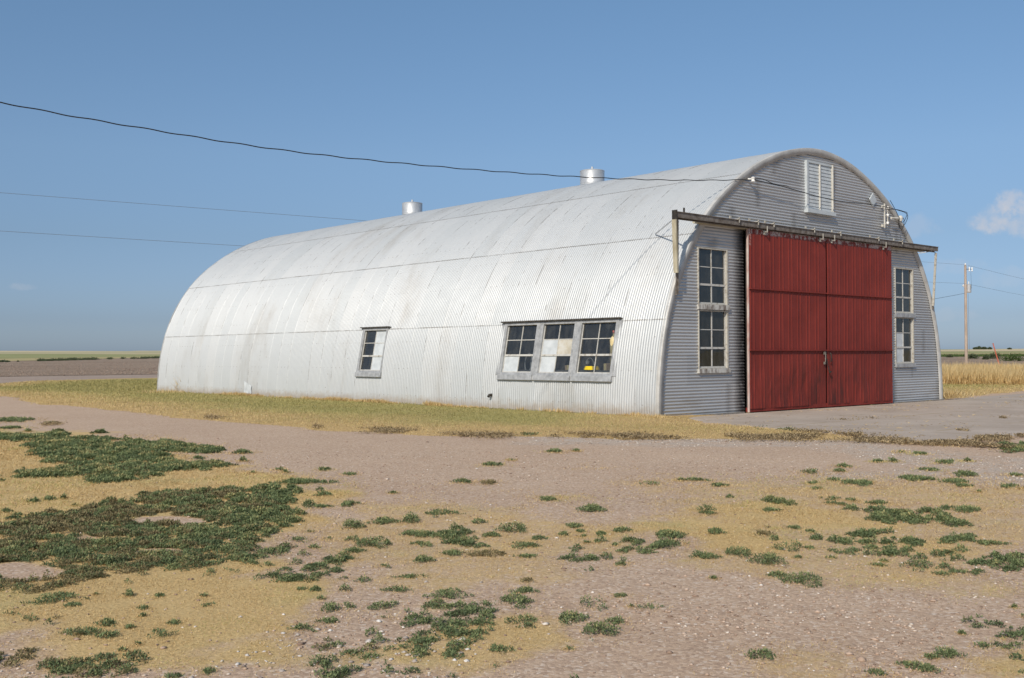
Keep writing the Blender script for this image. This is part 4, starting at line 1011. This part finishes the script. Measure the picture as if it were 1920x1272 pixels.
for i, (z, pl, thr, brown) in enumerate(MATS):
    poly = zpoly(z, pl); cx, cy = np.mean(poly, 0); d = tdist(cx, cy); dn = 20000*min(1, (9/d)**1.6)
    Pp = np.array(poly); lo = Pp.min(0)-.4; hi = Pp.max(0)+.4; sc0 = min(max(d/8, .75), 2.2); big = thr > .41
    nc = int((hi-lo).prod()*(115 if not big else 100)/sc0**1.5); X = r.uniform(lo[0], hi[0], nc); Y = r.uniform(lo[1], hi[1], nc); S = sdf(poly, X, Y) + (fbm(X, Y, 1.7, 4, 100+i)-.5)*(1.0 if big else .34)*sc0
    f1 = (fbm(X, Y, 1.5/sc0**.5, 4, 109+i)-.5)*2.6+.5; f2 = (fbm(X, Y, 5.5/sc0**.5, 3, 119+i)-.5)*2.0+.5
    keep = np.where(S > 0, (.55*f1+.45*f2+.22*np.clip(S/.5, 0, 1)) > (.45 if big else .22), r.uniform(0, 1, nc) < .10*np.exp(S/.12))
    X, Y, S = X[keep], Y[keep], S[keep]; nc = len(X)
    R_ = .055*sc0*r.uniform(.45, 1.5, nc)*(.75+.5*np.clip(S/.4, 0, 1)); per = np.maximum((R_**2*pi*min(17000, 15000*(9/d)**1.5)*1.15), 14).astype(int)
    ci = np.repeat(np.arange(nc), per); n = len(ci); a = r.uniform(0, 2*pi, n); q = np.sqrt(r.uniform(0, 1, n))*(1+.3*np.sin(a*3+ci)+.2*np.sin(a*5+ci*1.7))
    x = X[ci]+q*np.cos(a)*R_[ci]; y = Y[ci]+q*np.sin(a)*R_[ci]*.85
    bare = dens(BARE, x, y, .12, 5, .25) > .45; x, y, q, ci = x[~bare], y[~bare], q[~bare], ci[~bare]
    hc = (.018+.034*r.uniform(0, 1, nc)**1.5)*min(sc0, 1.3); top_ = hc[ci]*np.clip(1-.8*q**2, .1, 1); g0 = gzp(x, y); zz = g0+top_*r.uniform(.05, 1, len(x))**.7
    P = np.stack([x, y, zz], -1)
    uu_ = ((x-CAM[0])*Rv[0]+(y-CAM[1])*Rv[1])/((x-CAM[0])*Fv[0]+(y-CAM[1])*Fv[1])
    pb_ = brown*(1-sstep(-.38, -.16, uu_))*1.2 + .07 + .3*(fbm(x, y, 1.4, 3, 77) > .60)*(brown > 0)
    cb = r.uniform(0, 1, nc)[ci]; isb = (.65*cb+.35*r.uniform(0, 1, len(x))) < pb_
    hue = r.uniform(-.16, .20, nc)[ci]
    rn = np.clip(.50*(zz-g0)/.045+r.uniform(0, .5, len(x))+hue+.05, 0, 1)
    for kk, msk in ((0, ~isb), (1, isb)): BR[kk].append(P[msk]); RN[kk].append(rn[msk])
for kk, (nm, mt) in enumerate((('weed_mats', 'weed'), ('browning_weed_mats', 'weed_brown'))):
    P = np.concatenate(BR[kk]); d = tdist(P[:, 0], P[:, 1]); sc_ = np.clip(d/8, .8, 2.6)
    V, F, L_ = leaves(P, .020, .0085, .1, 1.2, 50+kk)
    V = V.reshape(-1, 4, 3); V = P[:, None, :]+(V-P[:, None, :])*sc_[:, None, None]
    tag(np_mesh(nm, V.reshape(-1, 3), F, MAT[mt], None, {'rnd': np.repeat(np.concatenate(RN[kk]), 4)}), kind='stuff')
    print(nm, len(P))

TUFTS = {'A': [(1130, 222, 35, 9), (765, 172, 35, 9), (835, 197, 35, 9), (1130, 258, 18, 9), (1510, 300, 25, 7), (1305, 300, 20, 7), (1330, 312, 15, 6), (240, 88, 25, 5), (60, 70, 75, 12), (50, 110, 50, 5), (130, 122, 12, 5), (230, 440, 22, 10), (155, 450, 25, 10), (295, 435, 12, 9), (350, 472, 10, 6), (30, 497, 22, 8), (80, 513, 20, 8), (600, 880, 22, 18), (740, 890, 20, 9), (955, 890, 18, 7), (975, 935, 30, 11), (70, 972, 30, 14), (140, 997, 38, 17), (665, 950, 22, 8), (665, 982, 14, 9), (495, 1023, 38, 19), (605, 1040, 18, 9), (750, 1065, 50, 26), (495, 1082, 55, 19), (360, 1072, 85, 22), (810, 1015, 30, 10), (575, 1147, 30, 11), (335, 935, 35, 10), (250, 905, 105, 24), (1400, 1045, 58, 18), (1530, 1010, 48, 13), (1545, 945, 45, 24), (1500, 420, 40, 12), (1400, 630, 50, 17), (1465, 665, 25, 9), (1525, 625, 25, 9), (1275, 685, 75, 18), (1170, 742, 35, 14), (1500, 475, 40, 8), (1450, 590, 30, 7), (1470, 860, 25, 12), (1405, 858, 25, 8), (1500, 900, 20, 7), (450, 885, 12, 6), (970, 1243, 25, 10), (800, 1266, 40, 12), (1080, 395, 20, 7), (1180, 315, 12, 5), (1400, 362, 120, 13), (270, 995, 28, 9), (640, 1117, 14, 8), (1000, 778, 100, 18)],
         'B': [(705, 277, 42, 11), (995, 217, 33, 8), (1095, 216, 14, 4), (790, 259, 14, 3), (565, 360, 38, 12), (680, 365, 40, 10), (40, 322, 25, 6), (240, 415, 16, 4), (40, 465, 50, 14), (1168, 487, 55, 20), (1440, 370, 42, 11), (1575, 352, 15, 7), (965, 445, 45, 12), (45, 560, 55, 25), (55, 622, 32, 14), (190, 545, 60, 14), (320, 530, 45, 28), (160, 640, 80, 30), (365, 600, 75, 17), (55, 682, 42, 13), (30, 715, 35, 10), (360, 645, 35, 6), (700, 608, 40, 12), (800, 573, 60, 28), (850, 657, 65, 15), (525, 693, 45, 17), (680, 695, 95, 18), (860, 710, 60, 10), (1085, 567, 42, 11), (1037, 602, 23, 11), (1113, 590, 18, 7), (1125, 612, 18, 6), (1210, 603, 27, 9), (1195, 642, 16, 6), (1140, 645, 16, 5), (1275, 658, 12, 4), (1305, 587, 42, 14), (1530, 610, 70, 22), (1540, 648, 60, 18), (1345, 633, 20, 7), (1300, 748, 25, 9), (380, 725, 50, 20), (185, 757, 25, 7), (330, 802, 70, 9), (275, 857, 68, 17), (15, 850, 30, 22), (30, 935, 35, 20), (205, 940, 65, 26), (240, 985, 40, 13), (505, 882, 90, 26), (450, 915, 22, 9), (855, 868, 55, 15), (790, 920, 120, 32), (867, 820, 30, 13), (1190, 920, 65, 40), (1290, 895, 45, 8), (1075, 995, 70, 28), (1210, 1050, 85, 45), (1295, 1010, 55, 20), (1440, 938, 50, 20), (1350, 942, 12, 7), (740, 1140, 55, 22), (480, 505, 80, 13), (1060, 1137, 20, 6)],
         'C': [(55, 353, 60, 6), (170, 377, 38, 7), (115, 485, 38, 24), (120, 513, 35, 9), (595, 310, 35, 12), (750, 286, 28, 7), (730, 308, 25, 7), (725, 348, 38, 10), (610, 365, 22, 8), (820, 366, 65, 14), (908, 265, 22, 6), (978, 260, 20, 9), (1015, 223, 22, 4), (1100, 230, 28, 6), (1215, 267, 38, 8), (1322, 261, 20, 7), (1095, 343, 80, 12), (1310, 323, 48, 14), (1260, 360, 60, 11), (1310, 382, 35, 7), (1150, 300, 40, 6), (1548, 325, 30, 8), (1505, 381, 40, 9), (1580, 388, 15, 7), (680, 437, 38, 10), (785, 445, 22, 6), (740, 467, 22, 7), (682, 462, 15, 5), (415, 494, 42, 8), (620, 393, 25, 4), (1315, 488, 60, 15), (920, 460, 60, 10), (380, 572, 28, 6), (434, 575, 14, 5), (520, 574, 28, 7), (595, 595, 36, 10), (155, 595, 36, 15), (380, 602, 40, 14), (15, 645, 20, 12), (105, 710, 57, 18), (265, 690, 60, 28), (500, 660, 60, 28), (410, 725, 75, 35), (535, 715, 20, 6), (590, 672, 22, 6), (755, 682, 55, 16), (1430, 650, 60, 11), (690, 712, 20, 6), (912, 750, 27, 9), (935, 730, 18, 5), (1095, 750, 60, 27), (1213, 788, 35, 9), (1310, 778, 57, 12), (435, 797, 45, 13), (560, 815, 92, 32), (1400, 1120, 32, 17), (1550, 1130, 55, 22), (1495, 1090, 20, 8), (1585, 978, 15, 10), (1545, 937, 10, 6), (370, 1175, 60, 28), (1230, 1165, 55, 25), (1155, 1182, 30, 9), (1060, 1215, 45, 15), (1135, 1235, 48, 22), (920, 1258, 60, 14), (1300, 1065, 14, 4), (145, 812, 16, 5), (1380, 408, 8, 4)]}
BROWNISH = {('A', 270), ('C', 380), ('B', 680), ('B', 867)}
def tuft(z, x, y, hw, hh, i):
    r = np.random.default_rng(1000+i); u, v = zp(z, x, y+hh); b = at(u, v-1); d = tdist(b[0], b[1])
    w = 2*hw/2.4844*d/FPX; tot = 2*hh/2.4844; dpp = d*d/(1.3*FPX)
    dep = np.clip(tot*dpp*.72, w*.35, w*1.3); h = float(np.clip((tot-dep/dpp*.75)*d/FPX*1.2, .014, .07))
    az = np.array([b[0]-CAM[0], b[1]-CAM[1]])/d; rt = np.array([az[1], -az[0]]); c = b[:2]+az*dep*.5
    n = int(np.clip(w*dep*.785*24000*min(1.3, (8/d)**1.5)+50, 60, 9000)); a = r.uniform(0, 2*pi, n); q = np.sqrt(r.uniform(0, 1, n))
    lob = 1+.28*np.sin(a*3+r.uniform(0, 6))+.18*np.sin(a*5+r.uniform(0, 6))+.12*np.sin(a*11+r.uniform(0, 6))
    qx = q*lob*np.cos(a)*w/2; qy = q*lob*np.sin(a)*dep/2
    X = c[0]+rt[0]*qx+az[0]*qy; Y = c[1]+rt[1]*qx+az[1]*qy
    cl = fbm(X, Y, 9, 3, i); k = cl+r.uniform(-.1, .1, n) > .36+.12*q
    X, Y, q, cl = X[k], Y[k], q[k], cl[k]
    nf = int(90+900*w); af = r.uniform(0, 2*pi, nf); qf = abs(r.normal(.9, .5, nf)); FR.append(np.stack([c[0]+rt[0]*qf*np.cos(af)*w*.75+az[0]*qf*np.sin(af)*dep*.9, c[1]+rt[1]*qf*np.cos(af)*w*.75+az[1]*qf*np.sin(af)*dep*.9], -1))
    top_ = h*(1-.75*q**2)*(.55+.8*cl); Z = top_*r.uniform(.1, 1, len(X))
    base = gz(c[0], c[1]); P = np.stack([X, Y, gz(X, Y)+Z], -1)
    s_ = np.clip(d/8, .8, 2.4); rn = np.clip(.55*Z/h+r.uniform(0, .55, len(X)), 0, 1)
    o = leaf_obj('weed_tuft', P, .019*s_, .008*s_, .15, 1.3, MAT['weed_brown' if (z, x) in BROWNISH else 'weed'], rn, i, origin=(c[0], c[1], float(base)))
    size = 'tiny' if w < .09 else 'small' if w < .18 else 'medium' if w < .35 else 'broad'
    dz = dens(DRY, np.array([c[0]]), np.array([c[1]]))[0]
    near = 'nearest foreground' if d < 5.6 else 'foreground' if d < 7.2 else 'mid yard' if d < 9.5 else 'rear of yard' if d < 13 else 'far edge of drive'
    side = ['far left', 'left', 'centre left', 'centre', 'centre right', 'right', 'far right'][int(np.clip(u/1920*7, 0, 6))]
    form = 'round' if hw < 2.2*hh else 'wide' if hw < 4.2*hh else 'long thin'
    tag(o, f'{size} {form} {"browning" if (z, x) in BROWNISH else "green"} weed tuft on {"dry tan grass" if dz > .45 else "pinkish gravel"} in {near}, {side}', 'weed', 'low weed tufts scattered over the yard')
FR = []
i = 0
for z, lst in TUFTS.items():
    for t_ in lst: tuft(z, *t_, i); i += 1

# short dry grass blades
r = np.random.default_rng(11)
n = 620000; az = r.uniform(YAW-.50, YAW+.50, n); dd = 3.6+ (19-3.6)*r.uniform(0, 1, n)**1.15
x = CAM[0]+np.sin(az)*dd; y = CAM[1]+np.cos(az)*dd
dm = dens(DRY, x, y)*(1-dens(BARE, x, y, .2, 5, .25)); k = r.uniform(0, 1, n) < (dm*1.25-.15)*np.clip(fbm(x, y, 5, 3, 66)*2-.35, 0, 1)
x, y, dd = x[k], y[k], dd[k]; FRA = np.concatenate(FR); x = np.concatenate([x, FRA[:, 0]]); y = np.concatenate([y, FRA[:, 1]]); dd = tdist(x, y); P = np.stack([x, y, gz(x, y)], -1); s_ = np.clip(dd/8, .7, 2)
V, F, _ = leaves(P, .022, .0035, .15, 1.0, 3); V = V.reshape(-1, 4, 3); V = P[:, None]+(V-P[:, None])*s_[:, None, None]
rn = np.clip(r.uniform(0, .95, len(P))+.35*(fbm(x, y, .8, 3, 5) > .58), 0, 1)
tag(np_mesh('dry_grass', V.reshape(-1, 3), F, MAT['straw'], None, {'rnd': np.repeat(rn, 4)}), kind='stuff'); print('dry', len(P))
# lawn blades, mostly to roughen the surface and the ragged edge
n = 420000; az = r.uniform(YAW-.52, YAW+.50, n); dd = 15+47*r.uniform(0, 1, n)**1.3
x = CAM[0]+np.sin(az)*dd; y = CAM[1]+np.cos(az)*dd; s = lawn_sd(x, y)
k = (s > -.05-.25*(r.uniform(0, 1, n)**3)) & ~((x > 0) & (x < HW) & (y > 0) & (y < HL)) & (asd(x, y) < -.05); x, y, dd, s = x[k], y[k], dd[k], s[k]
P = np.stack([x, y, np.maximum(lz(x, y), terrain(x, y))], -1); s_ = np.clip(dd/18, .8, 3)
V, F, _ = leaves(P, .035, .007, .3, 1.3, 4); V = V.reshape(-1, 4, 3); V = P[:, None]+(V-P[:, None])*s_[:, None, None]
e_ = np.clip(s/3.6, 0, 1); rn = np.clip(1-.7*e_+r.uniform(-.35, .35, len(P))-.3*(fbm(x, y, .35, 3, 8)-.5), 0, 1)
tag(np_mesh('lawn_grass', V.reshape(-1, 3), F, MAT['lawnblade'], None, {'rnd': np.repeat(rn, 4)}), kind='stuff'); print('lawn', len(P))
r = np.random.default_rng(17); n = 16000; y = r.uniform(-.2, HL, n); off_ = abs(r.normal(0, .10, n)); k = fbm(y, y*0, .9, 4, 71)+r.uniform(-.12, .12, n) > .46; y = y[k]; off_ = off_[k]
P = np.stack([-.11-off_, y, np.full(len(y), .03)], -1); V, F, _ = leaves(P, .10, .012, .8, 1.5, 18); V = V.reshape(-1, 4, 3); g_ = (.35+1.3*fbm(y, y*0, 1.7, 3, 72)*(off_ < .15))[:, None, None]; V = P[:, None]+(V-P[:, None])*g_
tag(np_mesh('wall_foot_grass', V.reshape(-1, 3), F, MAT['straw'], None, {'rnd': np.repeat(r.uniform(0, 1, len(P)), 4)}), kind='stuff')
n = 9000; x = r.uniform(-2, 22, n); y = r.uniform(-10, -.1, n); k = (asd(x, y) > .1) & ((fbm(x, y, .8, 4, 73) > .60) | (fbm(x, y*3, .5, 4, 74) > .64)); x, y = x[k], y[k]
P = np.stack([x, y, np.full(len(x), .027)], -1); tag(leaf_obj('straw_litter', P, .07, .012, 0, .25, MAT['straw'], r.uniform(0, 1, len(P)), 75), kind='stuff')
# brown dead weeds along the lawn and apron edges
segs = [('A', 960, 60, 1080, 66, 7, 0), ('A', 1460, 106, 1500, 108, 5, 0), ('B', 80, 122, 350, 126, 8, 0), ('B', 415, 132, 525, 136, 6, 0), ('B', 560, 146, 780, 146, 9, 0), ('B', 850, 140, 980, 144, 5, 1), ('B', 980, 146, 1590, 150, 10, 0), ('C', 230, 152, 800, 150, 13, 0), ('C', 350, 124, 500, 122, 9, 1), ('C', 500, 132, 780, 150, 9, 0), ('C', 830, 165, 1350, 185, 9, 0), ('C', 1370, 158, 1520, 160, 10, 0), ('C', 1370, 200, 1590, 215, 8, 0), ('C', 1560, 146, 1640, 150, 6, 0), ('A', 200, 95, 280, 88, 4, 0), ('C', 1480, 64, 1510, 66, 3, 0), ('C', 1280, 122, 1330, 128, 4, 0), ('C', 740, 72, 880, 68, 3, 0)]
for kk, nm, mt in ((0, 'dead_weeds', 'dead'), (1, 'edge_weeds', 'weed')):
    PP = []
    for (z, x0, y0, x1, y1, th, g) in segs:
        if g != kk: continue
        n = int(abs(x1-x0)*13*th/8)+60
        for j in range(n):
            t = r.uniform(-.06, 1.06) if r.uniform() < .7 else r.normal(.5, .35); uu_, vv_ = zp(z, x0+(x1-x0)*t, y0+(y1-y0)*t+r.normal()*th*.8)
            d_ = Fv+(uu_-960)/FPX*Rr-(vv_-636)/FPX*Ur; q = CAM+d_*(-CAM[2]/d_[2]); PP.append((q[0], q[1], q[2]))
    P = np.array(PP); k = fbm(P[:, 0], P[:, 1], 1.7, 5, 12)+r.uniform(-.09, .09, len(P)) > .52; P = P[k]; P[:, 2] = .012+r.uniform(0, .03, len(P)); d = tdist(P[:, 0], P[:, 1])
    tag(leaf_obj(nm, P, .05, .016, .0, .8, MAT[mt], r.uniform(0, 1, len(P)), 6), kind='stuff')
# stones
def stones(name, n, dmin, dmax, smin, smax, mat, seed, maskf=None, zoff=0, azr=.5, pw=1.2):
    r = np.random.default_rng(seed); az = r.uniform(YAW-azr, YAW+azr, n); dd = dmin+(dmax-dmin)*r.uniform(0, 1, n)**pw
    x = CAM[0]+np.sin(az)*dd; y = CAM[1]+np.cos(az)*dd
    if maskf is not None: k = maskf(x, y, r); x, y, dd = x[k], y[k], dd[k]
    n = len(x); s = (smin+(smax-smin)*r.uniform(0, 1, n)**4)
    ph = (1+5**.5)/2; base = np.array([(1, 0, 0), (-1, 0, 0), (0, 1, 0), (0, -1, 0), (0, 0, 1), (0, 0, -.6), (.62, .62, .45), (-.62, .62, .45), (-.62, -.62, .45), (.62, -.62, .45)], float)
    tri = np.array([(4, 6, 7), (4, 7, 8), (4, 8, 9), (4, 9, 6), (6, 0, 2), (6, 2, 7), (7, 2, 1), (7, 1, 8), (8, 1, 3), (8, 3, 9), (9, 3, 0), (9, 0, 6), (5, 2, 0), (5, 1, 2), (5, 3, 1), (5, 0, 3)])
    V = base[None]*(1+r.uniform(-.25, .25, (n, 10, 1))); a = r.uniform(0, 2*pi, n); ca, sa = np.cos(a)[:, None], np.sin(a)[:, None]
    V = V*np.stack([np.ones(n), r.uniform(.6, 1, n), r.uniform(.35, .7, n)], -1)[:, None, :]
    V = np.stack([V[..., 0]*ca-V[..., 1]*sa, V[..., 0]*sa+V[..., 1]*ca, V[..., 2]], -1)*s[:, None, None]
    z = gz(x, y) if dmax < 30 else terrain(x, y)+zoff
    V = V + np.stack([x, y, z+s*.12], -1)[:, None, :]; F = (tri[None]+(np.arange(n)*10)[:, None, None]).reshape(-1, 3)
    return tag(np_mesh(name, V.reshape(-1, 3), F, mat, None, {'rnd': np.repeat(r.uniform(0, 1, n), 10)}), kind='stuff')
def stone_mat(name, stops):
    m = MT(name, .85, 0, .2); c = m.ramp(m.attr('rnd'), stops); m.color(c); return m.m
SM = stone_mat('gravel_stone', [(0, (.22, .15, .11)), (.35, (.38, .27, .20)), (.7, (.51, .38, .29)), (.92, (.57, .49, .41)), (1, (.68, .63, .57))])
def gm(x, y, r):
    dm = dens(DRY, x, y); l = lawn_sd(x, y); return (l < -.1) & (asd(x, y) < -.15) & (r.uniform(0, 1, len(x)) < (1-.85*dm)*np.clip(fbm(x, y, .9, 3, 14)*2.2-.5, .12, 1)) & ((y < -.4) | (x < -.4))
stones('gravel', 60000, 3.6, 15, .003, .013, SM, 21, gm)
stones('coarse_gravel', 2600, 3.6, 20, .008, .024, SM, 22, gm, pw=.9)
PM = stone_mat('pale_gravel_stone', [(0, (.30, .235, .185)), (.6, (.45, .375, .315)), (1, (.58, .53, .47))])
GP = zpoly('A', [(1230, 1080), (1420, 1010), (1700, 1040), (2000, 1000), (2150, 1120), (2000, 1330), (950, 1330), (1000, 1230)])
GQ = zpoly('B', [(350, 730), (700, 725), (1000, 760), (1100, 850), (700, 840), (350, 800)])
stones('pebble_patch', 26000, 3.6, 9.5, .005, .021, stone_mat('grey_pebble', [(0, (.24, .19, .16)), (.5, (.42, .37, .33)), (1, (.62, .59, .55))]), 27, lambda x, y, r: (r.uniform(0, 1, len(x)) < .75*np.maximum(sstep(-.3, .5, sdf(GP, x, y)), .6*sstep(-.3, .3, sdf(GQ, x, y)))*np.clip(fbm(x, y, 2.2, 3, 28)*3-1, 0, 1)), pw=.9)
stones('pale_gravel', 70000, 9, 24, .006, .022, PM, 23, lambda x, y, r: (r.uniform(0, 1, len(x)) < dens(PALE, x, y, .25, 9, .5)*.8) & (lawn_sd(x, y) < 0) & (asd(x, y) < -.1), pw=.8)
stones('field_clods', 60000, 62, 190, .03, .11, stone_mat('soil_clod', [(0, (.19, .135, .10)), (.6, (.29, .215, .165)), (1, (.35, .27, .21))]), 24, lambda x, y, r: (sdf([(a_, b_) for a_, b_ in [tuple(at(u, v)[:2]) for u, v in zip(*[(-400, 0, 300, 1000, 1768, 2300, 2300, 1768, 1000, 300, 0, -400), (712, 707.5, 703, 692, 684, 680, 668, 668, 670, 675, 681, 686)])]], x, y) > 0), zoff=.04, azr=.52, pw=1.4)
# tall dry grass right of the hut
def strip_pts(us, ds, n, seed, zj=0):
    r = np.random.default_rng(seed); u = r.uniform(us[0], us[1], n); d = r.uniform(ds[0]**.5, ds[1]**.5, n)**2
    dx = Fv[0]+(u-960)/FPX*Rr[0]; dy = Fv[1]+(u-960)/FPX*Rr[1]; h = np.hypot(dx, dy); x = CAM[0]+dx/h*d; y = CAM[1]+dy/h*d
    return np.stack([x, y, terrain(x, y)], -1), u, d
P, u, d = strip_pts((1640, 2500), (46.5, 66), 130000, 31); P[:, 2] += 0
k = fbm(P[:, 0], P[:, 1], .8, 3, 33) > .25; P = P[k]; n = len(P); hh = .36+.48*fbm(P[:, 0], P[:, 1], .45, 4, 34)
V, F, _ = leaves(P, .78, .030, 1.05, 1.5, 7); V = V.reshape(-1, 4, 3); V[:, :, 2] = P[:, None, 2]+(V[:, :, 2]-P[:, None, 2])*(hh/.68)[:, None]
rr_ = np.random.default_rng(1).uniform(0, .6, n)+.5*fbm(P[:, 0], P[:, 1], .25, 3, 35)
tag(np_mesh('tall_dry_grass', V.reshape(-1, 3), F, MAT['wheat'], None, {'rnd': np.repeat(rr_, 4)}), kind='stuff')
# green crop strip beyond, right
P, u, d = strip_pts((1650, 2500), (236, 262), 26000, 41); P[:, 2] += 0
tag(leaf_obj('green_crop', P, .42, .22, .9, 1.5, MAT['corn'], np.random.default_rng(2).uniform(0, 1, len(P)), 42), kind='stuff')
# straggling weed row at the far edge of the ploughed field, left
PP = []; r = np.random.default_rng(51)
for j in range(700):
    u = r.uniform(-350, 320); v = np.interp(u, [-700, 0, 150, 300], [690, 678.5, 674.5, 671]); p = at(u, v+.6+r.uniform(-.5, 1.2))
    if vnoise(u, 0., .045, 9)*.6+vnoise(u, 0., .2, 19)*.4 < .42: continue
    s = r.uniform(.12, .45)*(.3+.9*vnoise(u, 3., .03, 4)); q = p+np.stack([r.normal(0, s, 60), r.normal(0, s, 60), abs(r.normal(0, s*.42, 60))], -1); PP.append(q)
P = np.concatenate(PP); tag(leaf_obj('field_edge_weeds', P, .30, .14, 0, 1.4, MAT['farleaf'], r.uniform(0, 1, len(P)), 52), kind='stuff')
# dry stalk tufts at the hut corners
def dry_clump(c, w, h, n, lab, mat='wheat', seed=0):
    r = np.random.default_rng(seed); P = np.stack([c[0]+r.normal(0, w, n), c[1]+r.normal(0, w, n), np.full(n, .01)+r.uniform(0, h*.3, n)], -1)
    o = leaf_obj('grass_clump', P, h, .012, .5, 1.5, MAT[mat], r.uniform(0, 1, n), seed, origin=(c[0], c[1], 0)); tag(o, lab, 'grass clump')
dry_clump((12.75, .05), .22, .28, 500, 'orange dry grass clump at the far right corner of the hut', seed=61)
dry_clump(at(345, 738)[:2]+A3(0, 0, 0)[:2], .12, .55, 90, 'thin dry weed stalks against the far left wall of the hut', seed=62)
dry_clump((-.25, -.12), .16, .10, 300, 'low rusty brown grass clump at the near corner of the hut', seed=63)
dry_clump(at(305, 740)[:2], .5, .16, 400, 'low tan grass clump at the far left corner of the hut', seed=64)
# shrubs in the field on the right
for j, (u, v, w, h, lab, mt) in enumerate(((1824, 673.5, .9, .55, 'small dark bush in the bare field beside the pole', 'farleaf'), (1865, 673.5, 1.0, .7, 'small dark bush in the bare field by the leaning stake', 'farleaf'), (1900, 678, 1.5, .7, 'bright green bush behind the dry grass at the right edge', 'corn'), (1780, 671, .5, .35, 'tiny dark bush in the bare field nearest the hut', 'farleaf'), (1848, 675, .4, .4, 'tiny dark bush between two larger field bushes', 'farleaf'))):
    r = np.random.default_rng(70+j); p = at(u, v); n = 700; q = r.normal(0, 1, (n, 3)); q /= np.linalg.norm(q, axis=1)[:, None]; q *= r.uniform(.3, 1, n)[:, None]**.5*(1+.3*np.sin(q[:, :1]*7))
    P = p+np.stack([q[:, 0]*w, q[:, 1]*w, abs(q[:, 2])*h*1.3], -1); o = empty('field_bush', tuple(p), lab, 'bush')
    leaf_obj('foliage', P, .28, .12, 0, 1.4, MAT[mt], r.uniform(0, 1, n), 80+j, parent=o)
    m = MB(); m.tube([p+A3(0, 0, -.1), p+A3(.03, 0, h*.8)], .04, 6, .02); m.build('stem', MAT['pole'], o)
# distant trees on the horizon
for j, (u, w, h) in enumerate(((1829, 1.0, .8), (1836, .9, 1.1), (1845, 1.3, .9), (1856, .8, .8), (1893, .7, .55))):
    r = np.random.default_rng(90+j); p = at(u, 656, 640); n = 1500; q = r.normal(0, 1, (n, 3)); q /= np.linalg.norm(q, axis=1)[:, None]; q *= (r.uniform(.2, 1, n)**.4)[:, None]*(1+.25*np.sin(q[:, :1]*6+j)+.2*np.sin(q[:, 2:]*8))
    P = p+np.stack([q[:, 0]*w, q[:, 1]*w, h*.62+q[:, 2]*h*.55], -1)
    o = empty('distant_tree', tuple(p), ('rounded', 'tallest', 'widest', 'short', 'lone low')[j]+' dark tree on the far right horizon', 'tree', 'trees on the horizon')
    leaf_obj('crown', P, .35, .2, -1, 1.4, MAT['farleaf'], r.uniform(0, 1, n), 95+j, parent=o)
    m = MB(); m.tube([p+A3(0, 0, -1), p+A3(0, 0, h*.7)], .10, 6, .05); m.build('trunk', MAT['pole'], o)
